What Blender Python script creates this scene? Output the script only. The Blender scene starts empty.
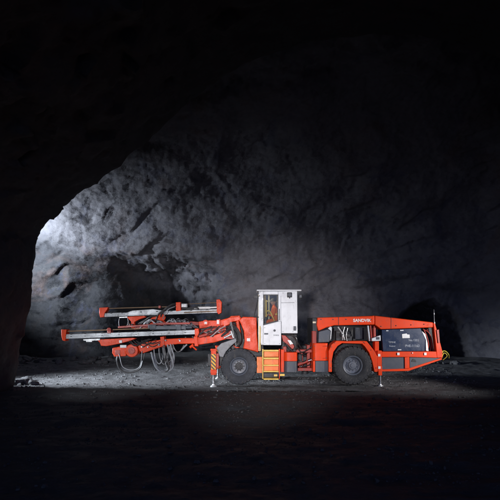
import bpy, bmesh, math, random
from math import radians as R, pi, sin, cos
from mathutils import Vector, noise, Matrix

random.seed(7)
sc = bpy.context.scene
COL = sc.collection

# ------------------------------------------------------------------ camera, sky, lamps, exposure
CAM_Y, CAM_Z, F = -18.0, 2.36, 495.0          # focal length in pixels of a 500 px picture
cam_d = bpy.data.cameras.new('camera'); cam = bpy.data.objects.new('camera', cam_d); COL.objects.link(cam)
cam.location = (0, CAM_Y, CAM_Z); cam.rotation_euler = (pi/2, 0, 0)
cam_d.sensor_width = 36; cam_d.lens = 36*F/500; cam_d.shift_y = 0.144
cam_d.clip_start = 0.1; cam_d.clip_end = 400
sc.camera = cam

world = bpy.data.worlds.new('World'); sc.world = world; world.use_nodes = True
wn = world.node_tree; bg = wn.nodes['Background']
sky = wn.nodes.new('ShaderNodeTexSky'); sky.sky_type = 'NISHITA'; sky.sun_disc = False
sky.sun_elevation = R(22); sky.sun_rotation = R(0)
tint = wn.nodes.new('ShaderNodeMix'); tint.data_type='RGBA'; tint.blend_type='MULTIPLY'; tint.inputs[0].default_value=1.0
tint.inputs[7].default_value=(0.80,0.80,1.45,1); wn.links.new(sky.outputs[0], tint.inputs[6]); wn.links.new(tint.outputs[2], bg.inputs[0]); bg.inputs[1].default_value = 0.15

def lamp(name, kind, loc, target, energy, color=(1,1,1), size=0.3, cone=60, blend=0.6):
    d = bpy.data.lights.new(name, kind); o = bpy.data.objects.new(name, d); COL.objects.link(o)
    o.location = loc; d.energy = energy; d.color = color
    v = Vector(target)-Vector(loc); o.rotation_euler = v.to_track_quat('-Z','Y').to_euler()
    if kind == 'SPOT':
        d.spot_size = R(cone); d.spot_blend = blend; d.shadow_soft_size = size
    elif kind == 'AREA':
        d.shape = 'DISK'; d.size = size
    return o
COOL = (0.80, 0.89, 1.0)
# floodlights standing behind the left-hand corner of the drift
lamp('wall_floodlight', 'SPOT', (-12.5, 4.3, 5.5), (-10.5, 7.3, 5.9), 4700, COOL, 0.25, 112, 1.0)
lamp('floor_floodlight', 'SPOT', (-15.8, 1.2, 3.1), (-2.8, 2.1, 0.0), 24000, COOL, 0.6, 34, 1.0)
# work lamps standing beside the camera and by the right wall of the drift
lamp('work_floodlight', 'SPOT', (-1.3, -16.4, 2.9), (0.6, 0.2, 1.85), 9200, (1.0, 0.95, 0.96), 0.3, 30, 1.0)
lamp('boom_fill_lamp', 'SPOT', (-6.5, -6.6, 2.2), (-4.4, 0.5, 1.7), 1250, (0.95, 0.97, 1.0), 0.2, 62, 0.95)  # unseen fill lamp, added to brighten the front of the booms
lamp('side_floodlight', 'SPOT', (9.9, -4.6, 2.4), (4.8, 0.3, 1.2), 2000, (1.0, 0.97, 0.97), 0.25, 58, 0.95)

sc.view_settings.view_transform = 'Standard'; sc.view_settings.look = 'None'
sc.view_settings.exposure = 0.0; sc.view_settings.gamma = 1.0; sc.view_settings.use_curve_mapping = False

# ------------------------------------------------------------------ helpers
def sY(Y): return F/(Y-CAM_Y)
def X(px, Y): return (px-250)/sY(Y)
def Z(py, Y): return CAM_Z+(322-py)/sY(Y)
def W(px, py, Y): return Vector((X(px,Y), Y, Z(py,Y)))

def props(o, label=None, cat=None, group=None, kind=None):
    if label: o['label'] = label
    if cat: o['category'] = cat
    if group: o['group'] = group
    if kind: o['kind'] = kind
    return o

def catmull(pts, n=8):
    pts = [Vector(p) for p in pts]
    if len(pts) < 3: return pts
    q = [2*pts[0]-pts[1]]+pts+[2*pts[-1]-pts[-2]]; out = []
    for i in range(1, len(q)-2):
        a,b,c,d = q[i-1:i+3]
        for k in range(n):
            t = k/n
            out.append(0.5*((2*b)+(c-a)*t+(2*a-5*b+4*c-d)*t*t+(3*b-a-3*c+d)*t**3))
    out.append(pts[-1]); return out

class MB:
    def __init__(s): s.v=[]; s.f=[]
    def _add(s, vs, fs):
        n=len(s.v); s.v += [Vector(v) for v in vs]; s.f += [tuple(i+n for i in f) for f in fs]; return s
    def box(s, x0,x1,y0,y1,z0,z1):
        return s._add([(x0,y0,z0),(x1,y0,z0),(x1,y1,z0),(x0,y1,z0),(x0,y0,z1),(x1,y0,z1),(x1,y1,z1),(x0,y1,z1)],
            [(0,3,2,1),(4,5,6,7),(0,1,5,4),(1,2,6,5),(2,3,7,6),(3,0,4,7)])
    def pbox(s, px0,px1,py0,py1,y0,y1):      # front face given in picture units on plane y0
        return s.box(X(px0,y0),X(px1,y0),y0,y1,Z(py1,y0),Z(py0,y0))
    def prism(s, poly, y0, y1, inset=0.0):   # (x,z) outline extruded along y
        a = sum(poly[i][0]*poly[(i+1)%len(poly)][1]-poly[(i+1)%len(poly)][0]*poly[i][1] for i in range(len(poly)))
        if a < 0: poly = poly[::-1]
        n=len(poly)
        vs=[(x,y0,z) for x,z in poly]+[(x,y1,z) for x,z in poly]
        fs=[tuple(range(n)), tuple(range(2*n-1,n-1,-1))]
        fs+=[(i,n+i,n+(i+1)%n,(i+1)%n) for i in range(n)]
        return s._add(vs,fs)
    def pprism(s, poly, y0, y1):
        return s.prism([(X(a,y0),Z(b,y0)) for a,b in poly], y0, y1)
    def cyl(s, p0, p1, r0, r1=None, seg=16, cap=True):
        p0=Vector(p0); p1=Vector(p1); r1=r0 if r1 is None else r1
        d=(p1-p0).normalized(); u=d.orthogonal().normalized(); w=d.cross(u)
        ring=lambda p,r:[p+u*r*cos(2*pi*k/seg)+w*r*sin(2*pi*k/seg) for k in range(seg)]
        fs=[(i,(i+1)%seg,seg+(i+1)%seg,seg+i) for i in range(seg)]
        if cap: fs += [tuple(range(seg-1,-1,-1)), tuple(range(seg,2*seg))]
        return s._add(ring(p0,r0)+ring(p1,r1), fs)
    def tube(s, pts, r, seg=8, n=8):
        pts=catmull(pts,n); m=len(pts); vs=[]; u=None
        for i,p in enumerate(pts):
            d=(pts[min(i+1,m-1)]-pts[max(i-1,0)]).normalized()
            u = d.orthogonal().normalized() if u is None else (u-d*u.dot(d)).normalized()
            w=d.cross(u)
            vs+=[p+(u*cos(2*pi*k/seg)+w*sin(2*pi*k/seg))*r for k in range(seg)]
        fs=[(i*seg+k,i*seg+(k+1)%seg,(i+1)*seg+(k+1)%seg,(i+1)*seg+k) for i in range(m-1) for k in range(seg)]
        fs+=[tuple(range(seg-1,-1,-1)), tuple(range((m-1)*seg,m*seg))]
        return s._add(vs,fs)
    def ptube(s, pts, r, seg=8, n=8):        # points (px, py, Y)
        return s.tube([W(*p) for p in pts], r, seg, n)
    def lathe(s, prof, c, seg=48):           # profile (radius, y) about an axis along y through c
        n=len(prof); vs=[]
        for k in range(seg):
            a=2*pi*k/seg
            vs+=[(c[0]+r*cos(a), c[1]+y, c[2]+r*sin(a)) for r,y in prof]
        fs=[(k*n+i,k*n+i+1,((k+1)%seg)*n+i+1,((k+1)%seg)*n+i) for k in range(seg) for i in range(n-1)]
        return s._add(vs,fs)
    def build(s, name, mat, parent=None, bevel=0.0, origin=None, smooth=35, seg=2):
        if origin is None: origin = world_of(parent) if parent else Vector((0,0,0))
        me=bpy.data.meshes.new(name)
        me.from_pydata([tuple(v-origin) for v in s.v],[],s.f)
        bm=bmesh.new(); bm.from_mesh(me); bmesh.ops.recalc_face_normals(bm, faces=bm.faces); bm.to_mesh(me); bm.free()
        me.materials.append(mat)
        me.shade_smooth(); me.set_sharp_from_angle(angle=R(smooth))
        o=bpy.data.objects.new(name,me); COL.objects.link(o)
        if parent:
            o.parent=parent; o.location = origin-world_of(parent)
        else: o.location=origin
        if bevel:
            b=o.modifiers.new('bevel','BEVEL'); b.width=bevel; b.segments=seg; b.limit_method='ANGLE'; b.angle_limit=R(40)
            b.harden_normals=False
        return o

def world_of(o):
    p=Vector((0,0,0))
    while o: p += o.location; o=o.parent
    return p

# ------------------------------------------------------------------ materials
def newmat(name):
    m=bpy.data.materials.new(name); m.use_nodes=True
    return m, m.node_tree, m.node_tree.nodes['Principled BSDF']
def noise_node(nt, scale, detail=6, rough=0.6, coord='Object', vec=None, dist=0.0):
    n=nt.nodes.new('ShaderNodeTexNoise'); n.inputs['Scale'].default_value=scale
    n.inputs['Detail'].default_value=detail; n.inputs['Roughness'].default_value=rough; n.inputs['Distortion'].default_value=dist
    if vec is None:
        tc=nt.nodes.new('ShaderNodeTexCoord'); vec=tc.outputs[coord]
    nt.links.new(vec,n.inputs['Vector']); return n
def ramp(nt, fac, stops):
    r=nt.nodes.new('ShaderNodeValToRGB'); e=r.color_ramp.elements
    while len(e)<len(stops): e.new(0.5)
    for k,(p,c) in enumerate(stops):
        e[k].position=p; e[k].color=c if len(c)==4 else (*c,1)
    nt.links.new(fac,r.inputs[0]); return r
def mix(nt, fac, a, b, mode='MIX'):
    m=nt.nodes.new('ShaderNodeMix'); m.data_type='RGBA'; m.blend_type=mode
    if isinstance(fac,(int,float)): m.inputs[0].default_value=fac
    else: nt.links.new(fac,m.inputs[0])
    for s,v in ((6,a),(7,b)):
        if isinstance(v,tuple): m.inputs[s].default_value=(*v,1) if len(v)==3 else v
        else: nt.links.new(v,m.inputs[s])
    return m.outputs[2]
def bump(nt, bsdf, h, strength, dist, prev=None):
    b=nt.nodes.new('ShaderNodeBump'); b.inputs['Strength'].default_value=strength; b.inputs['Distance'].default_value=dist
    nt.links.new(h,b.inputs['Height'])
    if prev: nt.links.new(prev.outputs[0],b.inputs['Normal'])
    nt.links.new(b.outputs[0],bsdf.inputs['Normal']); return b
G3=lambda v:(v,v,v)

def paint(name, color, rough=0.38, dirt=0.45, dirtcol=(0.16,0.145,0.13), metal=0.0, spec=0.5, scale=3.0):
    m,nt,b=newmat(name)
    n1=noise_node(nt,scale,8,0.65); n2=noise_node(nt,scale*9,5,0.6)
    d=nt.nodes.new('ShaderNodeMath'); d.operation='MULTIPLY'
    nt.links.new(ramp(nt,n1.outputs[0],[(0.42,G3(0.08)),(0.72,G3(1))]).outputs[0],d.inputs[0])
    nt.links.new(ramp(nt,n2.outputs[0],[(0.35,G3(0.25)),(0.65,G3(1))]).outputs[0],d.inputs[1])
    d2=nt.nodes.new('ShaderNodeMath'); d2.operation='MULTIPLY'; d2.inputs[1].default_value=dirt
    nt.links.new(d.outputs[0],d2.inputs[0])
    c0=mix(nt,d2.outputs[0],color,dirtcol)
    tc=nt.nodes.new('ShaderNodeTexCoord'); gx=nt.nodes.new('ShaderNodeSeparateXYZ'); nt.links.new(tc.outputs['Object'],gx.inputs[0])
    mpz=nt.nodes.new('ShaderNodeMapping'); mpz.inputs['Scale'].default_value=(6,6,1.3); nt.links.new(tc.outputs['Object'],mpz.inputs[0])
    n3=noise_node(nt,1.6,8,0.75,vec=mpz.outputs[0])
    splash=ramp(nt,n3.outputs[0],[(0.56,G3(0)),(0.68,G3(min(1,dirt*1.7)))]).outputs[0]
    n4=noise_node(nt,38,3,0.6)
    spk=ramp(nt,n4.outputs[0],[(0.66,G3(0)),(0.70,G3(min(1,dirt*1.5)))]).outputs[0]
    c0=mix(nt,splash,c0,(0.13,0.115,0.10)); c0=mix(nt,spk,c0,(0.20,0.19,0.175))
    nt.links.new(c0,b.inputs['Base Color'])
    r=nt.nodes.new('ShaderNodeMapRange'); r.inputs[3].default_value=rough; r.inputs[4].default_value=min(1,rough+0.4)
    nt.links.new(d.outputs[0],r.inputs[0]); nt.links.new(r.outputs[0],b.inputs['Roughness'])
    b.inputs['Metallic'].default_value=metal; b.inputs['Specular IOR Level'].default_value=spec
    bump(nt,b,n2.outputs[0],0.05,0.01)
    return m

M={}
M['orange']=paint('orange_paint',(0.80,0.055,0.005),0.36,0.36,(0.30,0.045,0.015),spec=0.25)
M['riser']=paint('bright_riser',(0.90,0.21,0.025),0.4,0.22,(0.4,0.12,0.05))
M['red']=paint('red_paint',(0.42,0.035,0.018),0.42,0.5)
M['white']=paint('white_paint',(0.72,0.74,0.76),0.35,0.22,(0.38,0.36,0.33))
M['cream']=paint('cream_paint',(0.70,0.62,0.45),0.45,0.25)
M['dark']=paint('dark_metal',(0.025,0.026,0.03),0.5,0.5,(0.07,0.065,0.06))
M['slate']=paint('slate_paint',(0.055,0.065,0.085),0.42,0.5,(0.12,0.115,0.11))
M['navy']=paint('navy_cover',(0.008,0.022,0.062),0.28,0.22,(0.02,0.035,0.07),spec=0.45)
M['steel']=paint('bright_steel',(0.55,0.56,0.57),0.38,0.45,(0.25,0.24,0.22),metal=0.55)
M['chrome']=paint('chrome_rod',(0.75,0.75,0.76),0.18,0.12,metal=1.0)
M['alu']=paint('feed_aluminium',(0.50,0.52,0.54),0.45,0.6,(0.18,0.17,0.165),metal=0.35,scale=2.0)
M['rust']=paint('drill_steel',(0.30,0.19,0.11),0.45,0.5,metal=0.5)
M['hose']=paint('black_hose',(0.022,0.022,0.024),0.32,0.3,spec=0.8)
M['hosegrey']=paint('grey_hose',(0.30,0.31,0.33),0.35,0.6,(0.10,0.10,0.10))
M['hosepale']=paint('pale_hose',(0.46,0.47,0.48),0.3,0.5,(0.18,0.17,0.16))
M['yellow']=paint('yellow_paint',(0.88,0.58,0.10),0.4,0.22)
M['tyre']=paint('dusty_tyre',(0.036,0.039,0.046),0.75,0.8,(0.13,0.135,0.15),scale=2.5,spec=0.3)
M['tyredark']=paint('dark_tyre',(0.022,0.023,0.026),0.7,0.6,(0.085,0.085,0.09),scale=2.5,spec=0.3)
M['rim']=paint('rim_paint',(0.085,0.098,0.125),0.36,0.5,(0.15,0.15,0.155))
M['grey']=paint('grey_fender',(0.26,0.265,0.28),0.5,0.6,(0.13,0.125,0.12),scale=4)
M['lens']=paint('lamp_lens',(0.75,0.78,0.8),0.1,0.1,spec=1.0)
M['letter']=paint('white_lettering',(0.82,0.82,0.80),0.4,0.12)
M['skin']=paint('skin',(0.45,0.24,0.16),0.5,0.0)
M['hivis']=paint('orange_workwear',(0.72,0.12,0.02),0.85,0.2)
M['cloth']=paint('dark_workwear',(0.02,0.022,0.03),0.9,0.1)
M['wire']=paint('yellow_cable',(0.62,0.50,0.05),0.45,0.3)

def glass_mat():
    m,nt,b=newmat('window_glass')
    t=nt.nodes.new('ShaderNodeBsdfTransparent'); t.inputs[0].default_value=(0.80,0.84,0.84,1)
    g=nt.nodes.new('ShaderNodeBsdfGlossy'); g.inputs['Roughness'].default_value=0.03
    f=nt.nodes.new('ShaderNodeFresnel'); f.inputs[0].default_value=1.5
    mx=nt.nodes.new('ShaderNodeMixShader')
    nt.links.new(f.outputs[0],mx.inputs[0]); nt.links.new(t.outputs[0],mx.inputs[1]); nt.links.new(g.outputs[0],mx.inputs[2])
    nt.links.new(mx.outputs[0],nt.nodes['Material Output'].inputs[0]); return m
M['glass']=glass_mat()

def hazard_mat():
    m,nt,b=newmat('hazard_stripes')
    tc=nt.nodes.new('ShaderNodeTexCoord'); sp=nt.nodes.new('ShaderNodeSeparateXYZ'); nt.links.new(tc.outputs['Object'],sp.inputs[0])
    def mth(op,a,bv):
        n=nt.nodes.new('ShaderNodeMath'); n.operation=op; nt.links.new(a,n.inputs[0])
        if isinstance(bv,float): n.inputs[1].default_value=bv
        else: nt.links.new(bv,n.inputs[1])
        return n.outputs[0]
    s=mth('ADD',sp.outputs[0],sp.outputs[2]); s=mth('MULTIPLY',s,7.2); s=mth('FRACT',s,0.0); s=mth('GREATER_THAN',s,0.55)
    n=noise_node(nt,25,5)
    col=mix(nt,s,(0.80,0.42,0.02),(0.015,0.015,0.015))
    col=mix(nt,ramp(nt,n.outputs[0],[(0.55,G3(0)),(0.75,G3(0.6))]).outputs[0],col,(0.14,0.12,0.10))
    nt.links.new(col,b.inputs['Base Color']); b.inputs['Roughness'].default_value=0.5; return m
M['hazard']=hazard_mat()

def emit(name,color,strength):
    m,nt,b=newmat(name); b.inputs['Base Color'].default_value=(*color,1)
    b.inputs['Emission Color'].default_value=(*color,1); b.inputs['Emission Strength'].default_value=strength; return m
M['cablamp']=emit('lit_lamp',(1.0,0.80,0.5),6)

def rock_mat(name, low, high, zmid, zsoft, spots=True):
    m,nt,b=newmat(name)
    tc=nt.nodes.new('ShaderNodeTexCoord'); V=tc.outputs['Object']
    mp=nt.nodes.new('ShaderNodeMapping'); mp.inputs['Scale'].default_value=(0.8,1,1.2); mp.inputs['Rotation'].default_value=(0,R(-14),0)
    nt.links.new(V,mp.inputs[0]); VS=mp.outputs[0]
    sp=nt.nodes.new('ShaderNodeSeparateXYZ'); nt.links.new(V,sp.inputs[0])
    nb=noise_node(nt,0.55,6,0.6,vec=VS,dist=0.5)
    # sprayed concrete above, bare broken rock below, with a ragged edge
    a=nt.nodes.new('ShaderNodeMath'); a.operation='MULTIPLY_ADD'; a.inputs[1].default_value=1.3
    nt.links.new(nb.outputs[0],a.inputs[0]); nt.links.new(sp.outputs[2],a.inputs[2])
    sl=nt.nodes.new('ShaderNodeMath'); sl.operation='MULTIPLY_ADD'; sl.inputs[1].default_value=0.42; sl.inputs[2].default_value=2.3  # paler rock reaches lower rightwards: work lamp's brightness put into the colour
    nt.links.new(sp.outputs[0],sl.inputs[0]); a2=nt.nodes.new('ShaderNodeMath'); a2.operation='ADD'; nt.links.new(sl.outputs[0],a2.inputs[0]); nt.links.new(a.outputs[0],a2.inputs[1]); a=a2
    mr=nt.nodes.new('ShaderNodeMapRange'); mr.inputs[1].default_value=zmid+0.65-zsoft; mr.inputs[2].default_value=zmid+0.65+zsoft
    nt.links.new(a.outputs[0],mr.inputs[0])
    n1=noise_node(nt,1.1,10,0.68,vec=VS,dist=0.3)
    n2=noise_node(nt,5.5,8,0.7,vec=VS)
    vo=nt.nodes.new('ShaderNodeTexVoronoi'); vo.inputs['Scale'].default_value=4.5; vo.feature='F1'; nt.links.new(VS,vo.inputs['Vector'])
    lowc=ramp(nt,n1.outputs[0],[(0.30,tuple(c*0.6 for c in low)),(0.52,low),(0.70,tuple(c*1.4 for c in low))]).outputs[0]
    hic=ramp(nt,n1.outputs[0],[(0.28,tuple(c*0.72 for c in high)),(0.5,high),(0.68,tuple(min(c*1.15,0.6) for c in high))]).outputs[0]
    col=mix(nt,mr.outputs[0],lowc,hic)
    if spots:
        # wet dark streaks, rusty and bluish mineral patches
        ns=noise_node(nt,2.6,9,0.72,vec=VS,dist=0.9); 
        col=mix(nt,ramp(nt,ns.outputs[0],[(0.715,G3(0)),(0.76,G3(0.8))]).outputs[0],col,(0.018,0.018,0.022))
        nr=noise_node(nt,0.42,7,0.6,vec=V,dist=1.0)
        col=mix(nt,ramp(nt,nr.outputs[0],[(0.56,G3(0)),(0.68,G3(0.4))]).outputs[0],col,(0.13,0.085,0.072))
        mp2=nt.nodes.new('ShaderNodeMapping'); mp2.inputs['Location'].default_value=(13,4,7); nt.links.new(V,mp2.inputs[0])
        nu=noise_node(nt,0.75,7,0.65,vec=mp2.outputs[0],dist=0.8)
        col=mix(nt,ramp(nt,nu.outputs[0],[(0.55,G3(0)),(0.70,G3(0.55))]).outputs[0],col,(0.06,0.07,0.13))
    col=mix(nt,0.22,col,ramp(nt,n2.outputs[0],[(0.3,G3(0.25)),(0.6,G3(1))]).outputs[0],'MULTIPLY')
    nt.links.new(col,b.inputs['Base Color'])
    nt.links.new(ramp(nt,n1.outputs[0],[(0.35,G3(0.55)),(0.6,G3(0.9))]).outputs[0],b.inputs['Roughness'])
    b.inputs['Specular IOR Level'].default_value=0.35
    # broken planes: every cell of the rock is tilted its own way
    hs=None
    for sc_,am in ((2.6,1.1),(7.0,0.8),(17.0,0.6)):
        v2=nt.nodes.new('ShaderNodeTexVoronoi'); v2.inputs['Scale'].default_value=sc_; nt.links.new(V,v2.inputs['Vector'])
        def vm(op,a,bv):
            n=nt.nodes.new('ShaderNodeVectorMath'); n.operation=op; nt.links.new(a,n.inputs[0])
            if isinstance(bv,tuple): n.inputs[1].default_value=bv
            else: nt.links.new(bv,n.inputs[1])
            return n
        q=vm('SUBTRACT',v2.outputs['Color'],(0.5,0.5,0.5)); pq=vm('SUBTRACT',V,v2.outputs['Position'])
        dt=vm('DOT_PRODUCT',q.outputs[0],pq.outputs[0])
        ml=nt.nodes.new('ShaderNodeMath'); ml.operation='MULTIPLY_ADD'; ml.inputs[1].default_value=am
        nt.links.new(dt.outputs['Value'],ml.inputs[0])
        if hs: nt.links.new(hs,ml.inputs[2])
        else: ml.inputs[2].default_value=0
        hs=ml.outputs[0]
    b0=bump(nt,b,hs,0.34,1.0)
    b1=bump(nt,b,vo.outputs['Distance'],0.2,0.05,b0)
    b2=bump(nt,b,n1.outputs[0],0.35,0.08,b1)
    bump(nt,b,n2.outputs[0],0.6,0.05,b2)
    return m
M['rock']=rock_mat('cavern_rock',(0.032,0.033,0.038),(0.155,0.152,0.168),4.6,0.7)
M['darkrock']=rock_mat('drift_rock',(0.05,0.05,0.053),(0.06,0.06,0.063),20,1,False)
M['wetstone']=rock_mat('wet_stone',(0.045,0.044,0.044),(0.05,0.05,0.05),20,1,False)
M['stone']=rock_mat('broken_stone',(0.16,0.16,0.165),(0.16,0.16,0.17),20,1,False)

def floor_mat():
    m,nt,b=newmat('mine_floor')
    tc=nt.nodes.new('ShaderNodeTexCoord'); V=tc.outputs['Object']
    mp=nt.nodes.new('ShaderNodeMapping'); mp.inputs['Scale'].default_value=(0.6,1,1); nt.links.new(V,mp.inputs[0]); VS=mp.outputs[0]
    n0=noise_node(nt,0.5,6,0.6,vec=VS,dist=0.4); n1=noise_node(nt,3.0,10,0.7,vec=VS); n2=noise_node(nt,22,6,0.7,vec=V)
    sp=nt.nodes.new('ShaderNodeSeparateXYZ'); nt.links.new(V,sp.inputs[0])
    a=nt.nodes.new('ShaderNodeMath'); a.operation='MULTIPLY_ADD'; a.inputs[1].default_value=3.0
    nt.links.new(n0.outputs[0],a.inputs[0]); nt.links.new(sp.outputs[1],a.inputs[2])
    dry_lit=nt.nodes.new('ShaderNodeMapRange'); dry_lit.inputs[1].default_value=0.7; dry_lit.inputs[2].default_value=2.3; nt.links.new(a.outputs[0],dry_lit.inputs[0])  # damp front to dusty back; the shadow edge and lamplight are coloured in too
    wet_shade_c=ramp(nt,n1.outputs[0],[(0.3,(0.016,0.017,0.019)),(0.6,(0.046,0.048,0.053)),(0.75,(0.09,0.093,0.10))]).outputs[0]
    dry_lit_c=ramp(nt,n1.outputs[0],[(0.3,(0.08,0.08,0.082)),(0.55,(0.19,0.19,0.195)),(0.7,(0.30,0.30,0.31))]).outputs[0]
    col=mix(nt,dry_lit.outputs[0],wet_shade_c,dry_lit_c)
    col=mix(nt,0.6,col,ramp(nt,n2.outputs[0],[(0.3,G3(0.2)),(0.6,G3(1))]).outputs[0],'MULTIPLY')
    nt.links.new(col,b.inputs['Base Color'])
    rr=mix(nt,dry_lit.outputs[0],ramp(nt,n1.outputs[0],[(0.35,G3(0.55)),(0.6,G3(0.9))]).outputs[0],G3(0.92))
    nt.links.new(rr,b.inputs['Roughness']); b.inputs['Specular IOR Level'].default_value=0.4
    b1=bump(nt,b,n1.outputs[0],0.6,0.10); bump(nt,b,n2.outputs[0],0.8,0.03,b1)
    return m
M['floor']=floor_mat()
m,nt,b=newmat('puddle_water'); b.inputs['Base Color'].default_value=(0.012,0.012,0.013,1); b.inputs['Roughness'].default_value=0.06
n=noise_node(nt,5,3); bump(nt,b,n.outputs[0],0.08,0.02); M['water']=m

# ------------------------------------------------------------------ the cavern
def facet(p, scale):
    ds,ps=noise.voronoi(p*scale)
    s=ps[0]; g=noise.cell_vector(s*7.31+Vector((3.3,1.7,9.1)))
    return (g-Vector((0.5,0.5,0.5))).dot(p*scale-s)/scale, ds[1]-ds[0]
def sstep(a,b,x):
    t=max(0,min(1,(x-a)/(b-a))); return t*t*(3-2*t)

def grid_mesh(name, rows, mat, label=None):
    nr=len(rows); nc=len(rows[0])
    me=bpy.data.meshes.new(name)
    me.from_pydata([tuple(v) for r in rows for v in r],[],
        [(i*nc+j,i*nc+j+1,(i+1)*nc+j+1,(i+1)*nc+j) for i in range(nr-1) for j in range(nc-1)])
    me.materials.append(mat); me.shade_smooth()
    o=bpy.data.objects.new(name,me); COL.objects.link(o)
    props(o,label,None,None,'structure'); return o

def blob(x,z,cx,cz,rx,rz,a=0.55,b=1.0):
    d=math.sqrt(((x-cx)/rx)**2+((z-cz)/rz)**2); return 1-sstep(a,b,d)

prof=catmull([(7.3,-0.6,0),(7.6,1.5,0),(7.9,3.6,0),(7.7,5.6,0),(7.0,8.0,0),(5.6,10.4,0),(3.4,12.6,0),(.8,14.2,0),(-1.8,15.2,0)],10)
# even spacing along the profile
L=[0]
for i in range(1,len(prof)): L.append(L[-1]+(prof[i]-prof[i-1]).length)
def at(s):
    for i in range(1,len(L)):
        if s<=L[i]:
            t=(s-L[i-1])/(L[i]-L[i-1]); return prof[i-1].lerp(prof[i],t),(prof[i]-prof[i-1]).normalized()
    return prof[-1],(prof[-1]-prof[-2]).normalized()
rows=[]; step=0.08; ns=int(L[-1]/step); nx=int(35/step)
for i in range(ns+1):
    p,t=at(min(L[-1],L[-1]*i/ns)); nY,nZ=t.y,-t.x      # outwards, away from the hall
    row=[]
    for j in range(nx+1):
        x=-17.5+35*j/nx
        e=max(0,abs(x+0.5)-11.5); back=-(e/4.2)**2*4.0
        P=Vector((x,p.x+back,p.y))
        Q=Vector((x*0.7+P.z*0.25,P.y,P.z*1.15-x*0.12)); big=noise.fractal(Q*0.2+Vector((4,2,8)),0.8,2.1,3)*0.75
        mid=noise.fractal(Q*0.8,0.7,2.0,5)*0.16
        f1,e1=facet(P+Vector((0,0,0.35*x*0.3)),0.62); f2,e2=facet(P,1.9)
        fine=noise.fractal(P*4.5,0.6,2.0,3)*0.035; f3,_=facet(P+Vector((7,1,0)),4.6)
        d=big+mid*0.35+fine*0.9+f1*0.08+f2*0.12+f3*0.16
        # long shallow ledges where the rock has broken along its bedding
        lz=P.z*1.05-0.22*x+1.5*noise.noise(Vector((x*0.22,P.z*0.3,2.0)))+0.25*noise.noise(Vector((x*1.3,P.z,6.0))); lf=lz-math.floor(lz)
        d+=0.5*(lf-0.5)*max(0,noise.noise(Vector((x*0.45,math.floor(lz)*3.3,5.0)))+0.06)*sstep(0,0.12,1-lf)
        w1=1-sstep(0.80-0.25*sstep(-7.5,-4,x),1.04,((abs(x+mid*1.5+5.6)/5.0)**2.7+(max(0,p.y+mid*2+f1*0.3)/6.0)**2.7)**(1/2.7)); w2=blob(x+mid*2,p.y+f1,9.5,0.4,2.4,3.3,0.6,1.0)
        # shallow ledge line where the sprayed lining ends
        d+=0.45*(1-sstep(4.6,5.6,p.y+0.08*x+noise.noise(P*0.5)*0.8))
        d+=w1*(0.45+5.0*sstep(-8.4,-3.4,x))+w2*6.5
        row.append((x,P.y+nY*d,P.z+nZ*d))
    rows.append(row)
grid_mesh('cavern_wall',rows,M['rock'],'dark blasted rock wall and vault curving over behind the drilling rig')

# camera's own drift: left wall, roof and right wall, ending at a corner where the hall opens
sec=catmull([(-8.75,-0.6,0),(-8.5,0.1,0),(-8.25,1.5,0),(-7.9,3.5,0),(-7.8,4.54,0),(-7.74,5.27,0),(-7.5,5.75,0),(-7.1,6.2,0),(-6.65,6.6,0),(-6.1,7.05,0),(-5.38,7.5,0),(-4.36,8.3,0),(-3.1,9.5,0),(-1.3,11.0,0),(1.8,12.4,0),(7,12.6,0),(11.5,10.3,0),(13,6,0),(13.2,2,0),(13.3,-0.6,0)],10)
rows=[]
ys=[-26+0.16*k for k in range(int(25.9/0.16)+1)]
ring=[(y,1.0) for y in ys]+[(0.0,1.004),(0.08,1.02),(0.12,1.06),(0.14,1.12),(0.10,1.25),(0.05,1.5),(0.0,2.2)]
for y,k in ring:
    row=[]
    for q in sec:
        P=Vector((q.x,y,q.y)); 
        wob=noise.fractal(Vector((q.x*0.35,y*0.35,q.y*0.35)),0.8,2.0,4)*0.35*sstep(-0.5,-6,y)
        f1,_=facet(P,0.9); f2,_=facet(P,2.4)
        kk=0.35+0.65*sstep(-1.5,-4,y); d=wob+(0.55*f1+0.3*f2)*kk+noise.fractal(P*2.2,0.7,2.0,4)*0.06
        c=Vector((1.5,0,1.0)); v=Vector((q.x-c.x,0,q.y-c.z))
        nrm=v.normalized()
        row.append((c.x+v.x*k+nrm.x*d, y, (c.z+v.z*k+nrm.z*d) if q.y>-0.3 else -0.8))
    rows.append(row)
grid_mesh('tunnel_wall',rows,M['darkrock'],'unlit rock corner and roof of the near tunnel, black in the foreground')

# floor
def axis(a,b,c,d,fine,coarse):
    out=[]; v=a
    while v<b: out.append(v); v+=coarse
    v=b
    while v<c: out.append(v); v+=fine
    while v<=d: out.append(v); v+=coarse
    return out
def floor_z(x,y):
    P=Vector((x,y,0))
    z=0.45*sstep(2.2,7.5,y)+noise.fractal(P*0.5,0.8,2.0,4)*0.05*sstep(-0.2,-3,y)+noise.fractal(P*Vector((1,1,1))*1.8,0.7,2.0,4)*0.022
    z+=noise.fractal(Vector((x*1.2,y*3.0,3)),0.6,2.0,3)*0.018
    z-=0.075*math.exp(-((y+0.75+0.12*noise.noise(P*0.7))/0.35)**2)*sstep(-2.5,-0.5,x)*(1-sstep(3,5.5,x))
    for yr,w_ in ((-1.9,.22),(-4.1,.25),(-6.6,.3)):
        yy=y-yr-0.25*noise.noise(Vector((x*0.3,yr,1))); z+=-0.03*math.exp(-(yy/w_)**2)+0.03*math.exp(-((abs(yy)-2*w_)/w_)**2)*(1+noise.noise(P*2.5))
    # gravel ridge pushed up behind the machine
    z+=0.10*sstep(4.5,6.5,y)*(0.5+noise.noise(P*0.9))
    return z
xs=axis(-20,-11.5,12,20,0.07,1.0); ysf=axis(-30,-13,9,16,0.07,1.0)
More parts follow.
